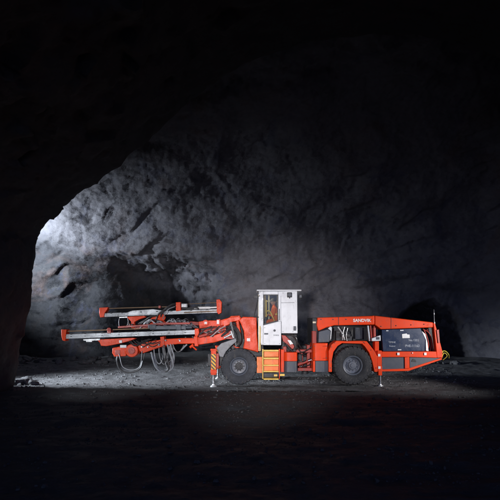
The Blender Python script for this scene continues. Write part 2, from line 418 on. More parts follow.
rows=[[(x,y,floor_z(x,y)) for x in xs] for y in ysf]
grid_mesh('mine_floor',rows,M['floor'],'damp gravelly tunnel floor, shade coloured dark in front, lamplight coloured pale on the dusty part behind the rig')
w=MB(); w._add([(-11,-1.5,-0.055),(11.5,-1.5,-0.055),(11.5,0.6,-0.055),(-11,0.6,-0.055)],[(0,1,2,3)])
props(w.build('puddle_water',M['water']),'shallow still water in the floor ruts in front of the rig',None,None,'structure')

# loose stones
def stone_mesh(name, seed, r):
    bm=bmesh.new(); bmesh.ops.create_icosphere(bm,subdivisions=3,radius=1)
    rnd=random.Random(seed); sx=[rnd.uniform(0.7,1.25) for _ in range(3)]; off=Vector((seed*3.1,seed*1.7,0))
    planes=[(Vector((rnd.gauss(0,1),rnd.gauss(0,1),rnd.gauss(0,1))).normalized(),rnd.uniform(0.55,0.85)) for _ in range(11)]
    for v in bm.verts:
        c=v.co.copy()
        for n_,h in planes:
            q=c.dot(n_)
            if q>h: c-=n_*(q-h)
        c*=1+0.10*noise.fractal(c*2+off,0.7,2,3)
        v.co=Vector((c.x*sx[0],c.y*sx[1],c.z*sx[2]*0.8))*r
    me=bpy.data.meshes.new(name); bm.to_mesh(me); bm.free(); me.materials.append(M['stone'])
    me.shade_smooth(); me.set_sharp_from_angle(angle=R(28)); return me
smesh=[stone_mesh('broken_rock',k,1.0) for k in range(7)]
def rock_at(x,y,r,label,group):
    o=bpy.data.objects.new('broken_rock',random.choice(smesh)); COL.objects.link(o)
    o.location=(x,y,floor_z(x,y)+r*0.35); o.scale=(r,r*random.uniform(.8,1.2),r*random.uniform(.7,1.0))
    o.rotation_euler=(random.uniform(-.4,.4),random.uniform(-.4,.4),random.uniform(0,6.3))
    props(o,label,'rock',group)
for k in range(52):
    Y=random.uniform(5.6,7.0); px=random.uniform(12,118)
    rock_at(X(px,Y),Y,random.choice([.1,.12,.14,.17,.2,.26]),'grey broken rock lying in the rubble along the foot of the left wall','broken rocks along the foot of the wall')
for k in range(16):
    Y=random.uniform(0.3,2.0); px=random.uniform(10,34)
    rock_at(X(px,Y),Y,random.choice([.08,.1,.14,.2]),'broken rock lying at the foot of the dark tunnel corner','broken rocks at the tunnel corner')
for k in range(26):
    Y=random.uniform(5.2,6.8); px=random.uniform(300,470)
    rock_at(X(px,Y),Y,random.choice([.1,.14,.2]),'broken rock in the dim rubble behind the rear end of the rig','broken rocks behind the rig')
ph=(1+5**.5)/2
octv=[Vector(v).normalized() for v in ((-1,ph,0),(1,ph,0),(-1,-ph,0),(1,-ph,0),(0,-1,ph),(0,1,ph),(0,-1,-ph),(0,1,-ph),(ph,0,-1),(ph,0,1),(-ph,0,-1),(-ph,0,1))]
octf=[(0,11,5),(0,5,1),(0,1,7),(0,7,10),(0,10,11),(1,5,9),(5,11,4),(11,10,2),(10,7,6),(7,1,8),(3,9,4),(3,4,2),(3,2,6),(3,6,8),(3,8,9),(4,9,5),(2,4,11),(6,2,10),(8,6,7),(9,8,1)]
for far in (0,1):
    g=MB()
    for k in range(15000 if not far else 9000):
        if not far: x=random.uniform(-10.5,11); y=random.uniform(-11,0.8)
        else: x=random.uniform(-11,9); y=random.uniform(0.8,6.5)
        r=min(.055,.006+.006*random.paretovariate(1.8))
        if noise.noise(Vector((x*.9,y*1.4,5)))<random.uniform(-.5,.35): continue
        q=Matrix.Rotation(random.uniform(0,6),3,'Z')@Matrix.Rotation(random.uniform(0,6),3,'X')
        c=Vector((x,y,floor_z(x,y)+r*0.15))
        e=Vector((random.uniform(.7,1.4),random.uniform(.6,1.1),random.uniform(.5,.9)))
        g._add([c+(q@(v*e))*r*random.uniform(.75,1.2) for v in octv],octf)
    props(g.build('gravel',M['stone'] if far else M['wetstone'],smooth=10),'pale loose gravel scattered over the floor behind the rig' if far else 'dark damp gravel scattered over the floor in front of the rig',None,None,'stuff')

# ------------------------------------------------------------------ the drilling rig
rig=bpy.data.objects.new('drilling_rig',None); COL.objects.link(rig); rig.location=(1.5,1.25,0); rig.empty_display_size=0.5
props(rig,'orange two-boom underground drilling rig with white cab parked on the mine floor','drilling rig')

def lettering(name, text, px, py, Y, h, parent, mat, bold=0.0, width=None, tilt=0, shear=0):
    cu=bpy.data.curves.new(name,'FONT'); cu.body=text; cu.size=1.0; cu.offset=bold; cu.extrude=0.006; cu.align_x='CENTER'; cu.align_y='CENTER'; cu.shear=shear
    tmp=bpy.data.objects.new('tmp',cu); COL.objects.link(tmp)
    bpy.context.view_layer.update()
    me=bpy.data.meshes.new_from_object(tmp.evaluated_get(bpy.context.evaluated_depsgraph_get()))
    bpy.data.objects.remove(tmp)
    xs_=[v.co.x for v in me.vertices]; zs_=[v.co.y for v in me.vertices]
    cx=(min(xs_)+max(xs_))/2; cz=(min(zs_)+max(zs_))/2; kz=h/(max(zs_)-min(zs_)); kx=(width/(max(xs_)-min(xs_))) if width else kz
    for v in me.vertices: v.co=Vector(((v.co.x-cx)*kx,-v.co.z,(v.co.y-cz)*kz))
    me.materials.clear(); me.materials.append(mat); me.name=name
    o=bpy.data.objects.new(name,me); COL.objects.link(o); o.parent=parent
    o.location=W(px,py,Y)-world_of(parent); o.rotation_euler=(0,R(tilt),0); return o

# ---- wheels
def make_wheel(px,py,rad,y0,wid,kind):
    c=W(px,py,y0+0.12)
    e=bpy.data.objects.new('wheel',None); COL.objects.link(e); e.parent=rig; e.location=Vector((c.x,y0+wid/2,c.z))-rig.location; e.empty_display_size=.3
    cc=Vector((c.x,y0+wid/2,c.z)); h=wid/2; r=rad; ri=rad*0.50
    t=MB(); pf=[(ri,-h*.72),(ri*1.06,-h*.84),(r*.70,-h*1.0),(r*.84,-h*.98),(r*.92,-h*.90),(r*.955,-h*.74),(r*.962,0),(r*.955,h*.74),(r*.92,h*.90),(r*.84,h*.98),(r*.70,h),(ri*1.06,h*.84),(ri,h*.72)]
    t.lathe(pf,cc,64)
    nl=26
    for k in range(nl):                      # tread lugs wrapped over the shoulder
        for sgn in (-1,1):
            a=2*pi*(k+(0.5 if sgn>0 else 0))/nl; wd=0.42*2*pi/nl
            vs=[]
            for (aa,rr,yy) in ((a-wd,r*.86,sgn*h*1.0),(a+wd,r*.86,sgn*h*1.0),(a-wd*.9,r*.955,sgn*h*.93),(a+wd*.9,r*.955,sgn*h*.93),(a-wd*.8,r*1.0,sgn*h*.72),(a+wd*.8,r*1.0,sgn*h*.72),(a-wd*.8+.06*sgn,r*1.0,sgn*.02),(a+wd*.8+.06*sgn,r*1.0,sgn*.02),(a-wd*.8+.06*sgn,r*.94,sgn*.02),(a+wd*.8+.06*sgn,r*.94,sgn*.02)):
                vs.append((cc.x+rr*cos(aa),cc.y+yy,cc.z+rr*sin(aa)))
            for (aa,rr,yy) in ((a-wd,r*.84,sgn*h*.9),(a+wd,r*.84,sgn*h*.9)):
                vs.append((cc.x+rr*cos(aa),cc.y+yy,cc.z+rr*sin(aa)))
            t._add(vs,[(0,1,3,2),(2,3,5,4),(4,5,7,6),(6,7,9,8),(0,2,10),(1,11,3),(10,2,4,8),(11,9,5,3),(4,6,8),(5,9,7),(0,10,11,1)])
    t.build('tyre',M['tyre' if kind=='front' else 'tyredark'],e,smooth=40)
    m_=MB(); m_.lathe([(ri*1.02,-h*.78),(ri*.98,-h*.86),(ri*.90,-h*.80),(ri*.86,-h*.55),(ri*.80,-h*.30),(ri*.62,-h*.22),(ri*.40,-h*.26),(0.001,-h*.26)],cc,48)
    m_.lathe([(ri*1.0,h*.78),(ri*.9,h*.8),(ri*.84,h*.3),(0.001,h*.2)],cc,32)
    m_.build('rim',M['rim'],e,smooth=35)
    hb=MB(); hb.lathe([(ri*.42,-h*.26),(ri*.42,-h*.55),(ri*.36,-h*.62),(ri*.22,-h*.64),(ri*.20,-h*.74),(0.001,-h*.75)],cc,32)
    for k in range(10):
        a=2*pi*k/10; p=Vector((cc.x+ri*.53*cos(a),cc.y-h*.2,cc.z+ri*.53*sin(a))); hb.cyl(p,p+Vector((0,-h*.18,0)),.028,seg=6)
    hb.build('hub',M['dark'] if kind=='front' else M['rim'],e,smooth=30)
    return e
wf=make_wheel(239,366.2,0.665,0.0,0.42,'front'); wr=make_wheel(352.3,365.4,0.71,0.0,0.46,'rear')
def copy_tree(o,parent):
    c=o.copy(); COL.objects.link(c); c.parent=parent
    for ch in list(o.children): copy_tree(ch,c)
    return c
for wsrc in (wf,wr):
    c=copy_tree(wsrc,rig); c.location.y=-wsrc.location.y; c.rotation_euler.z=pi

# ---- front frame
ff=MB()
ff.pbox(208,302,354,366,0.75,1.75)
ff.box(X(239,1.2)-.16,X(239,1.2)+.16,.45,2.05,.55,.9)
ff.pprism([(230,330),(262,330),(264,356),(232,356)],0.62,1.9)
ff.build('chassis',M['dark'],rig,0.015)
bp=MB()
bp.pprism([(239,319.5),(243,316.8),(256.5,317),(257,334),(258.5,352.5),(253.5,351),(243,348.4),(244.6,341),(243.6,331)],0.22,0.60)
x_=MB(); x_.pprism([(240,320),(256,318),(258,350),(244,346)],1.7,2.1); x_.build('front_panel',M['orange'],rig,.03)
x_=MB(); x_.pprism([(233,345),(243,349.2),(250,352),(247,354),(238,351)],0.30,0.58); x_.build('wheel_arch',M['orange'],rig,.02)
bp.build('front_panel',M['orange'],rig,0.03,seg=3)
x_=MB(); x_.pbox(247.0,250.2,338.2,341.2,.212,.225); x_.build('label_plate',M['letter'],rig)
x_=MB(); x_.pprism([(236,322),(238.6,319.6),(240.6,331),(241.6,341),(239.4,344)],0.30,0.55); x_.build('side_rib',M['orange'],rig,0.02)
bk=MB()
bk.pprism([(222,321),(229,317.6),(236,316.4),(241,317),(240,321),(233,321.6),(229,324.5),(224,327)],0.45,0.85)
x_=MB(); x_.pprism([(224,322),(231,316),(240,315.5),(240,324),(228,326)],1.4,1.8); x_.build('boom_bracket',M['orange'],rig,.02)
bk.build('boom_bracket',M['orange'],rig,0.02)
fd=MB(); fd.pprism([(216.5,348),(221,343.5),(228,341),(236,338.2),(236.5,341.5),(231,346),(226,351.5),(223,357.5),(219.5,356.5)],0.10,0.62)
fd.build('front_fender',M['grey'],rig,0.02)
cy=MB()
cy.ptube([(229,327,.35),(234,327,.33),(238.5,333,.33),(239.6,341,.35),(236,347,.38)],.085)
cy.ptube([(226,331,.4),(231,329,.35),(235,334,.35),(236.5,341,.38)],.06)
cy.ptube([(214,344,.7),(222,336,.5),(228,331,.45),(231,326,.45)],.055)
cy.ptube([(233,323,.5),(241,327,.55),(243,339,.6)],.05)
cy.cyl(W(231,322,.3),W(236,346,.3),.055)
cy.build('hydraulic_hose',M['hose'],rig)
cy=MB(); cy.cyl(W(224,338,.42),W(236.5,331.5,.42),.045); cy.cyl(W(231,331,.28),W(233.5,338,.28),.035); cy.build('tilt_cylinder',M['steel'],rig)
cy=MB(); cy.pbox(228.5,235,331.5,335.5,.4,.6); cy.pbox(222,227,333,336,.5,.7); cy.pbox(226,233,337.2,339.0,.3,.4); cy.build('valve_block',M['red'],rig,.01)

# ---- jacks
def jack(px,py_top,py_sleeve,py_foot,half,y,striped):
    e=bpy.data.objects.new('support_jack',None); COL.objects.link(e); e.parent=rig; e.location=W(px,py_foot,y)-rig.location; e.empty_display_size=.2
    s=MB(); s.pbox(px-half,px+half,py_top,py_sleeve,y,y+.22)
    if striped:
        s.pbox(px-half-.6,px+half+.6,py_top-1.6,py_top+.2,y-.02,y+.24); s.pbox(px-half-.5,px+half+.5,py_sleeve-5,py_sleeve-1.5,y-.015,y+.235)
    s.build('sleeve',M['orange'],e,.012)
    if striped:
        h=MB(); h.pbox(px-half+.35,px+half-.5,py_top+3.5,py_sleeve-5.5,y-.012,y-.002); h.build('hazard_stripe',M['hazard'],e)
        k=MB(); k.pbox(px+half+.1,px+half+2.6,py_top+3,py_sleeve-7,y+.06,y+.2); k.build('guard',M['red'],e,.01)
    r_=MB(); p0=W(px,py_sleeve,y+.11); p1=W(px,py_foot,y+.11); r_.cyl(p0+Vector((0,0,.2)),Vector((p1.x,p1.y,.05)),.045 if striped else .04,seg=20); r_.build('rod',M['chrome'],e)
    f=MB(); f.cyl((p1.x,p1.y,-.01),(p1.x,p1.y,.05),.13,.10,20); f.cyl((p1.x,p1.y,.05),(p1.x,p1.y,.09),.06,.05,16); f.build('foot_pad',M['steel'],e)
    return e
j1=jack(213.6,350.5,375,387.0,2.6,0.02,True)
j2=jack(380.2,366,375.5,387.4,1.9,0.05,False)
for j in (j1,j2):
    c=copy_tree(j,rig); c.location.y=-j.location.y

# ---- cab
cab=bpy.data.objects.new('cab',None); COL.objects.link(cab); cab.parent=rig; cab.location=W(277,352,0.12)-rig.location; cab.empty_display_size=.4
YC=0.12; YB=1.42
sh=MB()
# near side built round the window opening
sh.pprism([(258.8,293.2),(261,291.2),(263.3,291.2),(263.3,325.2),(263.0,345),(261.2,345),(259.3,340),(258.4,300)],YC,YC+.05)
sh.pprism([(263.3,291.2),(278.2,291.2),(278.2,294.6),(263.3,294.6)],YC,YC+.05)
sh.pprism([(263.3,325.2),(278.2,321.4),(281.2,321.4),(281.2,345.2),(263.0,345.2)],YC,YC+.05)
sh.pprism([(278.2,291.2),(297.2,291.0),(297.6,333.4),(281.2,333.4),(281.2,321.4),(278.2,321.4)],YC,YC+.05)
# roof, floor, rear wall, far side
rz=Z(291.2,YC); fz=Z(345.2,YC)
sh.box(X(258.8,YC),X(297.2,YC),YC+.05,YB,rz-.06,rz)
sh.box(X(263,YC),X(281,YC),YC+.05,YB,fz,fz+.05)
sh.box(X(281.2,YC),X(297.4,YC),YC+.05,YB,Z(333.4,YC),Z(333.4,YC)+.05)
sh.box(X(295.6,YC),X(297.2,YC),YC+.05,YB,Z(333.4,YC)+.05,rz-.06)
sh.box(X(279.6,YC),X(281.2,YC),YC+.05,YB-.05,fz+.05,Z(333.4,YC)-.002)
sh.box(X(281,YC),X(295.6,YC),YB-.05,YB,Z(333.4,YC)+.05,rz-.06)
sh.box(X(263,YC),X(281,YC),YB-.05,YB,fz+.05,Z(321,YC))
sh.build('cab_shell',M['white'],cab,0.022,seg=3)
rf=MB(); rf.box(X(256.6,YC),X(301.4,YC),YC-.04,YB+.05,rz+.004,rz+.06); rf.build('roof_plate',M['white'],cab,0.02)
fr=MB()     # front pillars coloured cream for the yellowish light on them, and the far window bars
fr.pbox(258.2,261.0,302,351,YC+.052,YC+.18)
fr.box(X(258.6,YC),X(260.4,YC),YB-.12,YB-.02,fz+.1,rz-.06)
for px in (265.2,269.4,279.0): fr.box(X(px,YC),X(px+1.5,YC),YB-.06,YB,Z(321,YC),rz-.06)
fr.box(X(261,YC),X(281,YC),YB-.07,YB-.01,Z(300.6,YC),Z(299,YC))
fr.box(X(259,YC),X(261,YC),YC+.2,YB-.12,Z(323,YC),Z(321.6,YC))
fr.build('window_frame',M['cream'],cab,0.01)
win=MB(); win.pbox(263.3,278.2,294.6,325.0,YC+.022,YC+.028); win.build('side_window',M['glass'],cab)
gk=MB()
for poly in ([(263.3,294.6),(278.2,294.6),(278.2,295.4),(263.3,295.4)],[(263.3,295.4),(264.1,295.4),(264.1,324.2),(263.3,324.9)],[(277.4,295.4),(278.2,295.4),(278.2,321.2),(277.4,320.9)],[(264.1,323.8),(277.4,320.4),(277.4,321.5),(264.1,324.8)]):
    gk.pprism(poly,YC+.004,YC+.04)
gk.build('window_seal',M['dark'],cab)
ws=MB(); a,b_=W(258.9,296,YC+.1),W(254.2,316.5,YC+.1); c_=b_+Vector((0,1.1,0)); d_=a+Vector((0,1.1,0)); ws._add([a,b_,c_,d_,a+Vector((.012,0,0)),b_+Vector((.012,0,0)),c_+Vector((.012,0,0)),d_+Vector((.012,0,0))],[(0,1,2,3),(7,6,5,4),(0,4,5,1),(1,5,6,2),(2,6,7,3),(3,7,4,0)])
ws.build('windscreen',M['glass'],cab)
x_=MB(); x_.ptube([(258.6,297,YC+.08),(256.6,306,YC+.08),(253.8,316.8,YC+.08)],.018,n=2); x_.ptube([(253.6,316.8,YC+.06),(258.8,317.2,YC+.06)],.022,n=2); x_.build('windscreen_bar',M['dark'],cab)
mr_=MB(); mr_.pbox(253.6,257.6,295.2,298.4,YC-.14,YC-.06); mr_.ptube([(257.5,296,YC-.1),(259.6,296,YC),(261,295.6,YC+.02)],.016); mr_.build('mirror',M['dark'],cab,.012)
sl=MB()
for poly in ([(280.7,296),(281.0,296),(281.0,321.2),(280.7,321.2)],[(281.1,302.6),(294.4,302.4),(294.4,302.8),(281.1,303.0)],[(281.3,333.0),(281.6,333.0),(281.6,321.4),(281.3,321.4)]):
    sl.pprism(poly,YC-.004,YC+.002)
sl.build('door_seam',M['slate'],cab)
x_=MB(); q=W(274.6,330.5,YC); x_.cyl(q+Vector((0,.01,0)),q+Vector((0,-.03,0)),.045,.04,16); x_.build('door_latch',M['slate'],cab,.008); x_=MB(); x_.pbox(293.6,296.2,326.2,330.6,YC-.03,YC+.01); x_.build('door_latch',M['slate'],cab,.008)
x_=MB(); x_.pbox(264.2,268.2,333.0,334.6,YC-.006,YC+.001); x_.build('label_plate',M['slate'],cab)
lettering('lettering','DD422i',276.2,335.2,YC-.001,.045,cab,M['slate'],0.01)
x_=MB()
for py in (298,318): x_.pbox(262.2,263.2,py,py+2.2,YC-.02,YC+.002)
for py in (300,326): x_.pbox(296.0,297.0,py,py+2.4,YC-.02,YC+.002)
x_.build('door_hinge',M['steel'],cab,.004)
x_=MB(); x_.ptube([(279.4,309,YC-.0),(279.4,310,YC-.05),(279.4,319,YC-.05),(279.4,320,YC)],.012); x_.build('door_handle',M['dark'],cab)
x_=MB()
for px,py in ((283,293),(294,293),(283,331.6),(293,331.6),(264.8,343.6),(279.6,343.6),(264.8,327.6)): x_.cyl(W(px,py,YC-.008),W(px,py,YC+.01),.014,seg=8)
x_.build('cab_bolt',M['grey'],cab)
def worklamp(px,py,w,h,y):
    l=MB(); l.pbox(px-w,px+w,py-h,py+h,y,y+.13); l.pbox(px-.4,px+.4,py+h,py+h+1.2,y+.03,y+.07); o=l.build('work_lamp',M['dark'],cab,.02)
    g_=MB(); q=W(px,py,y); g_.cyl(q+Vector((0,-.012,0)),q+Vector((0,.01,0)),min(w,h)*.72/27,seg=20); g_.build('lens',M['slate'],o)
worklamp(289.6,294.8,2.3,2.5,-.04); worklamp(300.6,296.2,1.5,2.0,.3); worklamp(301,296,1.4,1.9,1.0)
# inside
st=MB(); zS=Z(324,.7); sx0=X(272.5,.7); 
st.box(sx0-.02,sx0+.46,.50,.96,zS-.13,zS); st.box(sx0+.36,sx0+.47,.5,.96,zS,zS+.62); st.box(sx0+.12,sx0+.3,.6,.86,fz+.05,zS-.13)
st.build('seat',M['cloth'],cab,.04,seg=3)
cp=MB(); cp.pprism([(262.2,324),(265.8,316.5),(266.6,317.4),(266.4,340),(262.2,340)],.55,1.1); cp.build('control_panel',M['slate'],cab,.02)
gr=MB(); gr.ptube([(267.2,311.2,.45),(270,311.4,.45),(274.8,321.8,.45)],.022,n=3); gr.ptube([(266.2,300,.5),(266.3,317,.5)],.02,n=2); gr.build('grab_rail',M['yellow'],cab)
js=MB(); js.ptube([(266.3,317.5,.7),(267.2,313,.7)],.014,n=2); js.cyl(W(267.2,313.4,.7),W(267.5,312,.7),.03); js.build('joystick',M['dark'],cab)
clm=MB(); clm.box(X(267,.7),X(271,.7),.6,.8,rz-.10,rz-.062); clm.build('ceiling_lamp',M['cablamp'],cab)
cl=lamp('cab_light','POINT',(X(268.5,.6),.6,rz-.2),(0,0,0),4,(1.0,.78,.5),.05); cl.location-=world_of(cab); cl.parent=cab

# ---- steps under the cab
sp_=bpy.data.objects.new('access_steps',None); COL.objects.link(sp_); sp_.parent=rig; sp_.location=W(271,379,.05)-rig.location
x_=MB()
for (a0,a1) in ((351.6,356.8),(359.4,364.6),(366.2,371.0)): x_.pbox(264,278.4,a0,a1,.16,.19)
x_.pbox(256.8,262.0,357,373,.1,.4); x_.build('riser_panel',M['riser'],sp_,.006)
for (a0,a1,yy) in ((349.9,351.4,.02),(357.6,359.2,.0),(364.7,366.0,-.02),(371.0,372.2,-.03),(378.6,379.8,-.05)):
    x_=MB(); x_.pbox(263.6,278.6,a0,a1,yy,.30); x_.build('tread',M['yellow'],sp_,.006)
for px in (262.3,278.9):
    x_=MB(); x_.pbox(px-.1,px+1.1,349,372.5,.03,.13); x_.pbox(px+.1,px+.9,372.5,379,.02,.06); x_.build('stringer',M['yellow'] if px<270 else M['orange'],sp_,.006)
x_=MB(); x_.pbox(263.5,277,373.0,377.5,.15,.35); x_.build('step_box',M['dark'],sp_,.01)
x_=MB(); x_.pbox(274,277.4,374.4,376.4,.1,.14); x_.pbox(279.6,284.6,374.0,376.0,.1,.14); x_.build('reflector',M['yellow'],sp_,.005)
x_=MB(); x_.ptube([(259.8,351,.06),(260,340,.02),(260,326,.02)],.016,n=3); x_.build('handrail',M['yellow'],sp_)

# ---- tank to the right of the steps
tk=MB()
def roundbox(mb,px0,px1,py0,py1,y0,y1,r):
    x0,x1=X(px0,y0),X(px1,y0); z0,z1=Z(py1,y0),Z(py0,y0); out=[]
    for (cx,cy,a0) in ((x0+r,y0+r,pi),(x1-r,y0+r,1.5*pi)):
        out+=[(cx+r*cos(a0+t*pi/2/6),cy+r*sin(a0+t*pi/2/6)) for t in range(7)]
    out+=[(x1,y1),(x0,y1)]; n=len(out)
    mb._add([(a,b,z0) for a,b in out]+[(a,b,z1) for a,b in out],[tuple(range(n-1,-1,-1)),tuple(range(n,2*n))]+[(i,(i+1)%n,n+(i+1)%n,n+i) for i in range(n)])
roundbox(tk,284.3,297.6,352.4,361.2,.06,1.0,.14); tk.build('side_tank',M['orange'],rig,.012)
tk=MB(); roundbox(tk,284.3,297.6,361.3,372.4,.07,1.0,.14); tk.build('tank_skirt',M['slate'],rig,.012)
tk=MB(); tk.pbox(280.9,284.2,349.5,372.2,.14,.6); tk.build('side_post',M['orange'],rig,.012)
tk=MB(); tk.pprism([(281.6,335),(285.4,335.6),(291,341),(294.6,346.5),(292.4,349.5),(288,345),(283,341.2)],.3,.6); tk.pbox(283,286.5,346.5,352,.3,.5); tk.build('swing_arm',M['red'],rig,.015)
tk=MB(); tk.pprism([(287.4,340),(290.6,340.4),(293.2,343.8),(290.2,344.6)],.28,.299); tk.build('label_plate',M['letter'],rig)
tk=MB()
for k,pts in enumerate(([(282,336,.55),(290,335,.5),(296,338,.5),(297,346,.6),(299,352,.9)],[(284,343,.4),(288,350,.35),(294,348,.4),(300,352,.8),(309,350,1.0)],[(292,334,.7),(296,340,.7),(303,349,.9),(313,346,1.0)],[(286,344,.28),(290,349,.25),(293,352,.25)])):
    tk.ptube(pts,.03)
tk.build('hydraulic_hose',M['hose'],rig)
tk=MB(); tk.pbox(281.5,297,334.2,352,.7,1.3); tk.build('valve_cabinet',M['dark'],rig,.02)

# ---- articulation
ar=MB(); ar.pbox(296,315,349.5,352.5,.55,1.9); ar.pbox(296,315,368,371,.55,1.9); ar.pbox(299,303,353,367.5,.9,1.5); ar.pbox(307,310,345,369,.8,1.6); ar.build('articulation_frame',M['red'],rig,.01)
ar=MB(); q=W(305,360,1.2); ar.cyl((q.x,1.2,.35),(q.x,1.2,1.45),.13,seg=24); ar.pbox(297,314,357,364,1.0,1.4); ar.build('pivot_joint',M['dark'],rig,.01)
ar=MB(); ar.cyl(W(297,365,.6),W(308,361,.6),.06); ar.build('steering_cylinder',M['red'],rig); ar=MB(); ar.cyl(W(307,361.3,.6),W(315,358.5,.6),.035); ar.build('steering_rod',M['chrome'],rig)
ar=MB()
for k in range(7):
    a=random.uniform(.5,1.4); ar.ptube([(296.5,346+k*3,a),(301,352+k*2.4,a-.2),(307,350+k*2.6,a-.1),(314,345+k*3,a)],.022)
ar.build('hose_bundle',M['hose'],rig)

# ---- rear body
hd=MB()
# hood beam with a long taper to the tail; near flank, top deck and far flank as one solid
Yh0,Yh1=0.14,2.32
hd.pprism([(317.5,317.6),(372,315.9),(374.5,315.4),(374.5,324.6),(334,325.4),(326,327.8),(318.4,331),(316.6,325)],Yh0,Yh1)
hd.build('engine_hood',M['orange'],rig,.03,seg=3)
hd=MB()
q=[(374.8,315.6,.15),(433.2,322.4,.15),(433.2,327.4,.15),(381,329.4,.15),(376.5,326.0,.15),(374.8,325.0,.15)]
fr_=[W(*p) for p in q]; n_=len(fr_); bk_=[Vector((p.x,2.31,p.z)) for p in fr_]
hd._add(fr_+bk_,[tuple(range(n_)),tuple(range(2*n_-1,n_-1,-1))]+[(i,n_+i,n_+(i+1)%n_,(i+1)%n_) for i in range(n_)])
hd.build('tail_hood',M['orange'],rig,.03,seg=3)
lettering('lettering','SANDVIK',362.2,320.4,Yh0-.002,.115,rig,M['letter'],.025,width=.66)
x_=MB(); x_.pprism([(312.4,317.6),(317,317.8),(317.6,331),(316.4,346),(312.6,345)],.24,1.9); x_.build('radiator_panel',M['dark'],rig,.02)
x_=MB(); x_.pbox(312.8,316,321.5,323.2,.2,.24); x_.build('reflector',M['cream'],rig)
x_=MB(); x_.pbox(312.2,316.6,331,346,.22,.5); x_.build('hood_post',M['red'],rig,.02)
x_=MB(); roundbox(x_,313,328.4,343.2,360.8,.10,1.0,.12); x_.build('front_tank',M['orange'],rig,.015)
x_=MB(); roundbox(x_,315.2,328.4,360.9,372.2,.13,1.0,.03); x_.build('tank_skirt',M['slate'],rig,.012)
x_=MB(); x_.pbox(313.0,315.1,360.9,372.0,.12,.9); x_.build('skirt_post',M['orange'],rig,.012)
x_=MB(); x_.pprism([(318.6,331.6),(327.6,329.2),(330.6,331),(329.4,342),(318.2,342.6)],.08,.22); o=x_.build('slanted_lamp_box',M['slate'],rig,.02)
x_=MB(); x_.pprism([(327.8,328.6),(330.4,326.2),(332.0,327.4),(331.2,338.6),(329.8,341),(330.8,331)],.06,.2); x_.build('lamp_visor',M['steel'],rig,.015)
# fender
fe=MB()
fe.pprism([(328.6,351),(331.6,344.4),(336.4,340.9),(345,341.2),(342,343.2),(337.6,346),(333.4,352),(331.8,361),(332,372),(328.6,372)],.03,.6)
fe.pprism([(345,341.2),(361.6,341.0),(364.8,343.6),(362,343.8),(342,343.2)],.03,.6)
fe.pprism([(361.6,341.0),(366.8,341.2),(374.0,350.4),(377.4,356.6),(377.4,372),(374.4,372),(372,361),(369.0,352.6),(364.8,346.6),(362,343.8),(364.8,343.6)],.03,.6)
fe.build('rear_fender',M['orange'],rig,.014)
x_=MB(); x_.pbox(333,375,326,341,1.0,1.1); x_.pbox(331,376,342,368,.7,1.9); x_.box(X(352,1.2)-.18,X(352,1.2)+.18,.5,2.0,.55,.92); x_.build('rear_chassis',M['dark'],rig,.02)
x_=MB(); x_.pbox(355.2,362.4,327.6,339,.35,.75); 
for k in range(6): x_.pbox(355.6+k*1.15,356.1+k*1.15,328.2,338.6,.33,.35)
x_.build('air_filter',M['slate'],rig,.01)
x_=MB(); x_.pbox(336,350,331,341,.6,.95); x_.cyl(W(340,334,.4),W(350,336,.4),.09); x_.pbox(346,352,336,340.8,.42,.58); x_.build('engine_block',M['dark'],rig,.02)
x_=MB(); x_.ptube([(338,327,.4),(342,333,.34),(343,340,.36)],.03); x_.ptube([(344.6,327,.3),(343.2,333,.28),(344.8,340,.3)],.014); x_.ptube([(347.6,328,.3),(346.2,336,.28),(347,341,.3)],.012); x_.build('engine_pipe',M['steel'],rig)
x_=MB(); x_.pprism([(367.3,325.6),(368.8,325.6),(370.4,341.2),(369.0,341.2)],.12,.22); x_.build('hood_strut',M['steel'],rig,.006)
x_=MB(); x_.pprism([(370.0,325.4),(371.2,325.4),(372.4,340),(371.2,340.6)],.14,.22); x_.build('hood_prop',M['red'],rig,.006)
x_=MB(); a=W(374,327.6,.2); b_=W(374.2,337,.2); x_.cyl(a,b_,.06,seg=20); x_.cyl(a,a+Vector((0,0,.05)),.03,.02); x_.build('fire_extinguisher',M['red'],rig,.01)
x_=MB(); x_.pprism([(371.6,338.4),(380.6,335.2),(380.8,340.8),(371.8,341.2)],.06,.26); x_.build('side_lamp',M['white'],rig,.015); x_=MB(); x_.pbox(376.6,379.6,337.0,339.6,.04,.062); x_.build('side_lens',M['slate'],rig)
x_=MB(); x_.pbox(374.8,379.0,341.4,358,.16,.5); x_.pbox(377.4,381.8,350.6,371.6,.06,.5); x_.build('corner_post',M['orange'],rig,.015)
for (px,py) in ((379.2,355.2),(379.4,367.6),(398.4,353.9),(425.4,353.9),(412.6,353.0)):
    x_=MB(); q=.9 if px!=412.6 else .35; x_.pbox(px-q*1.3,px+q*1.3,py-q*1.4,py+q*1.4,.045,.0585 if px<390 else .0785); x_.build('label_plate',M['letter'],rig)
# seams, latches and bolts on the rear sheet metal
x_=MB()
for px,a0,a1 in ((338.5,317.2,325.0),(391,317.4,328.6)): x_.pbox(px,px+.35,a0,a1,.128 if px<374 else .142,.16)
x_.build('panel_seam',M['dark'],rig)
x_=MB()
for px in (321,333,346,371): x_.cyl(W(px,319.4,.125),W(px,319.4,.15),.022,seg=8)
for px in (381,396,411,424): x_.cyl(W(px,325.2-.05*(px-381)+1.2,.135),W(px,325.2-.05*(px-381)+1.2,.17),.020,seg=8)
for px,py in ((314.4,346),(326.6,346),(326.6,358),(314.4,358),(331.4,347),(334.6,343),(364,342.4),(371,350),(376,368),(330.4,368)): x_.cyl(W(px,py,.02),W(px,py,.1),.018,seg=8)
x_.build('panel_bolt',M['dark'],rig)
x_=MB(); x_.pbox(400,403.6,329.9,330.9,.18,.2); x_.pbox(386,388.4,330.2,331.2,.18,.2); x_.pbox(397.6,401.4,349.2,350.3,.18,.2); x_.build('cover_latch',M['steel'],rig,.004)
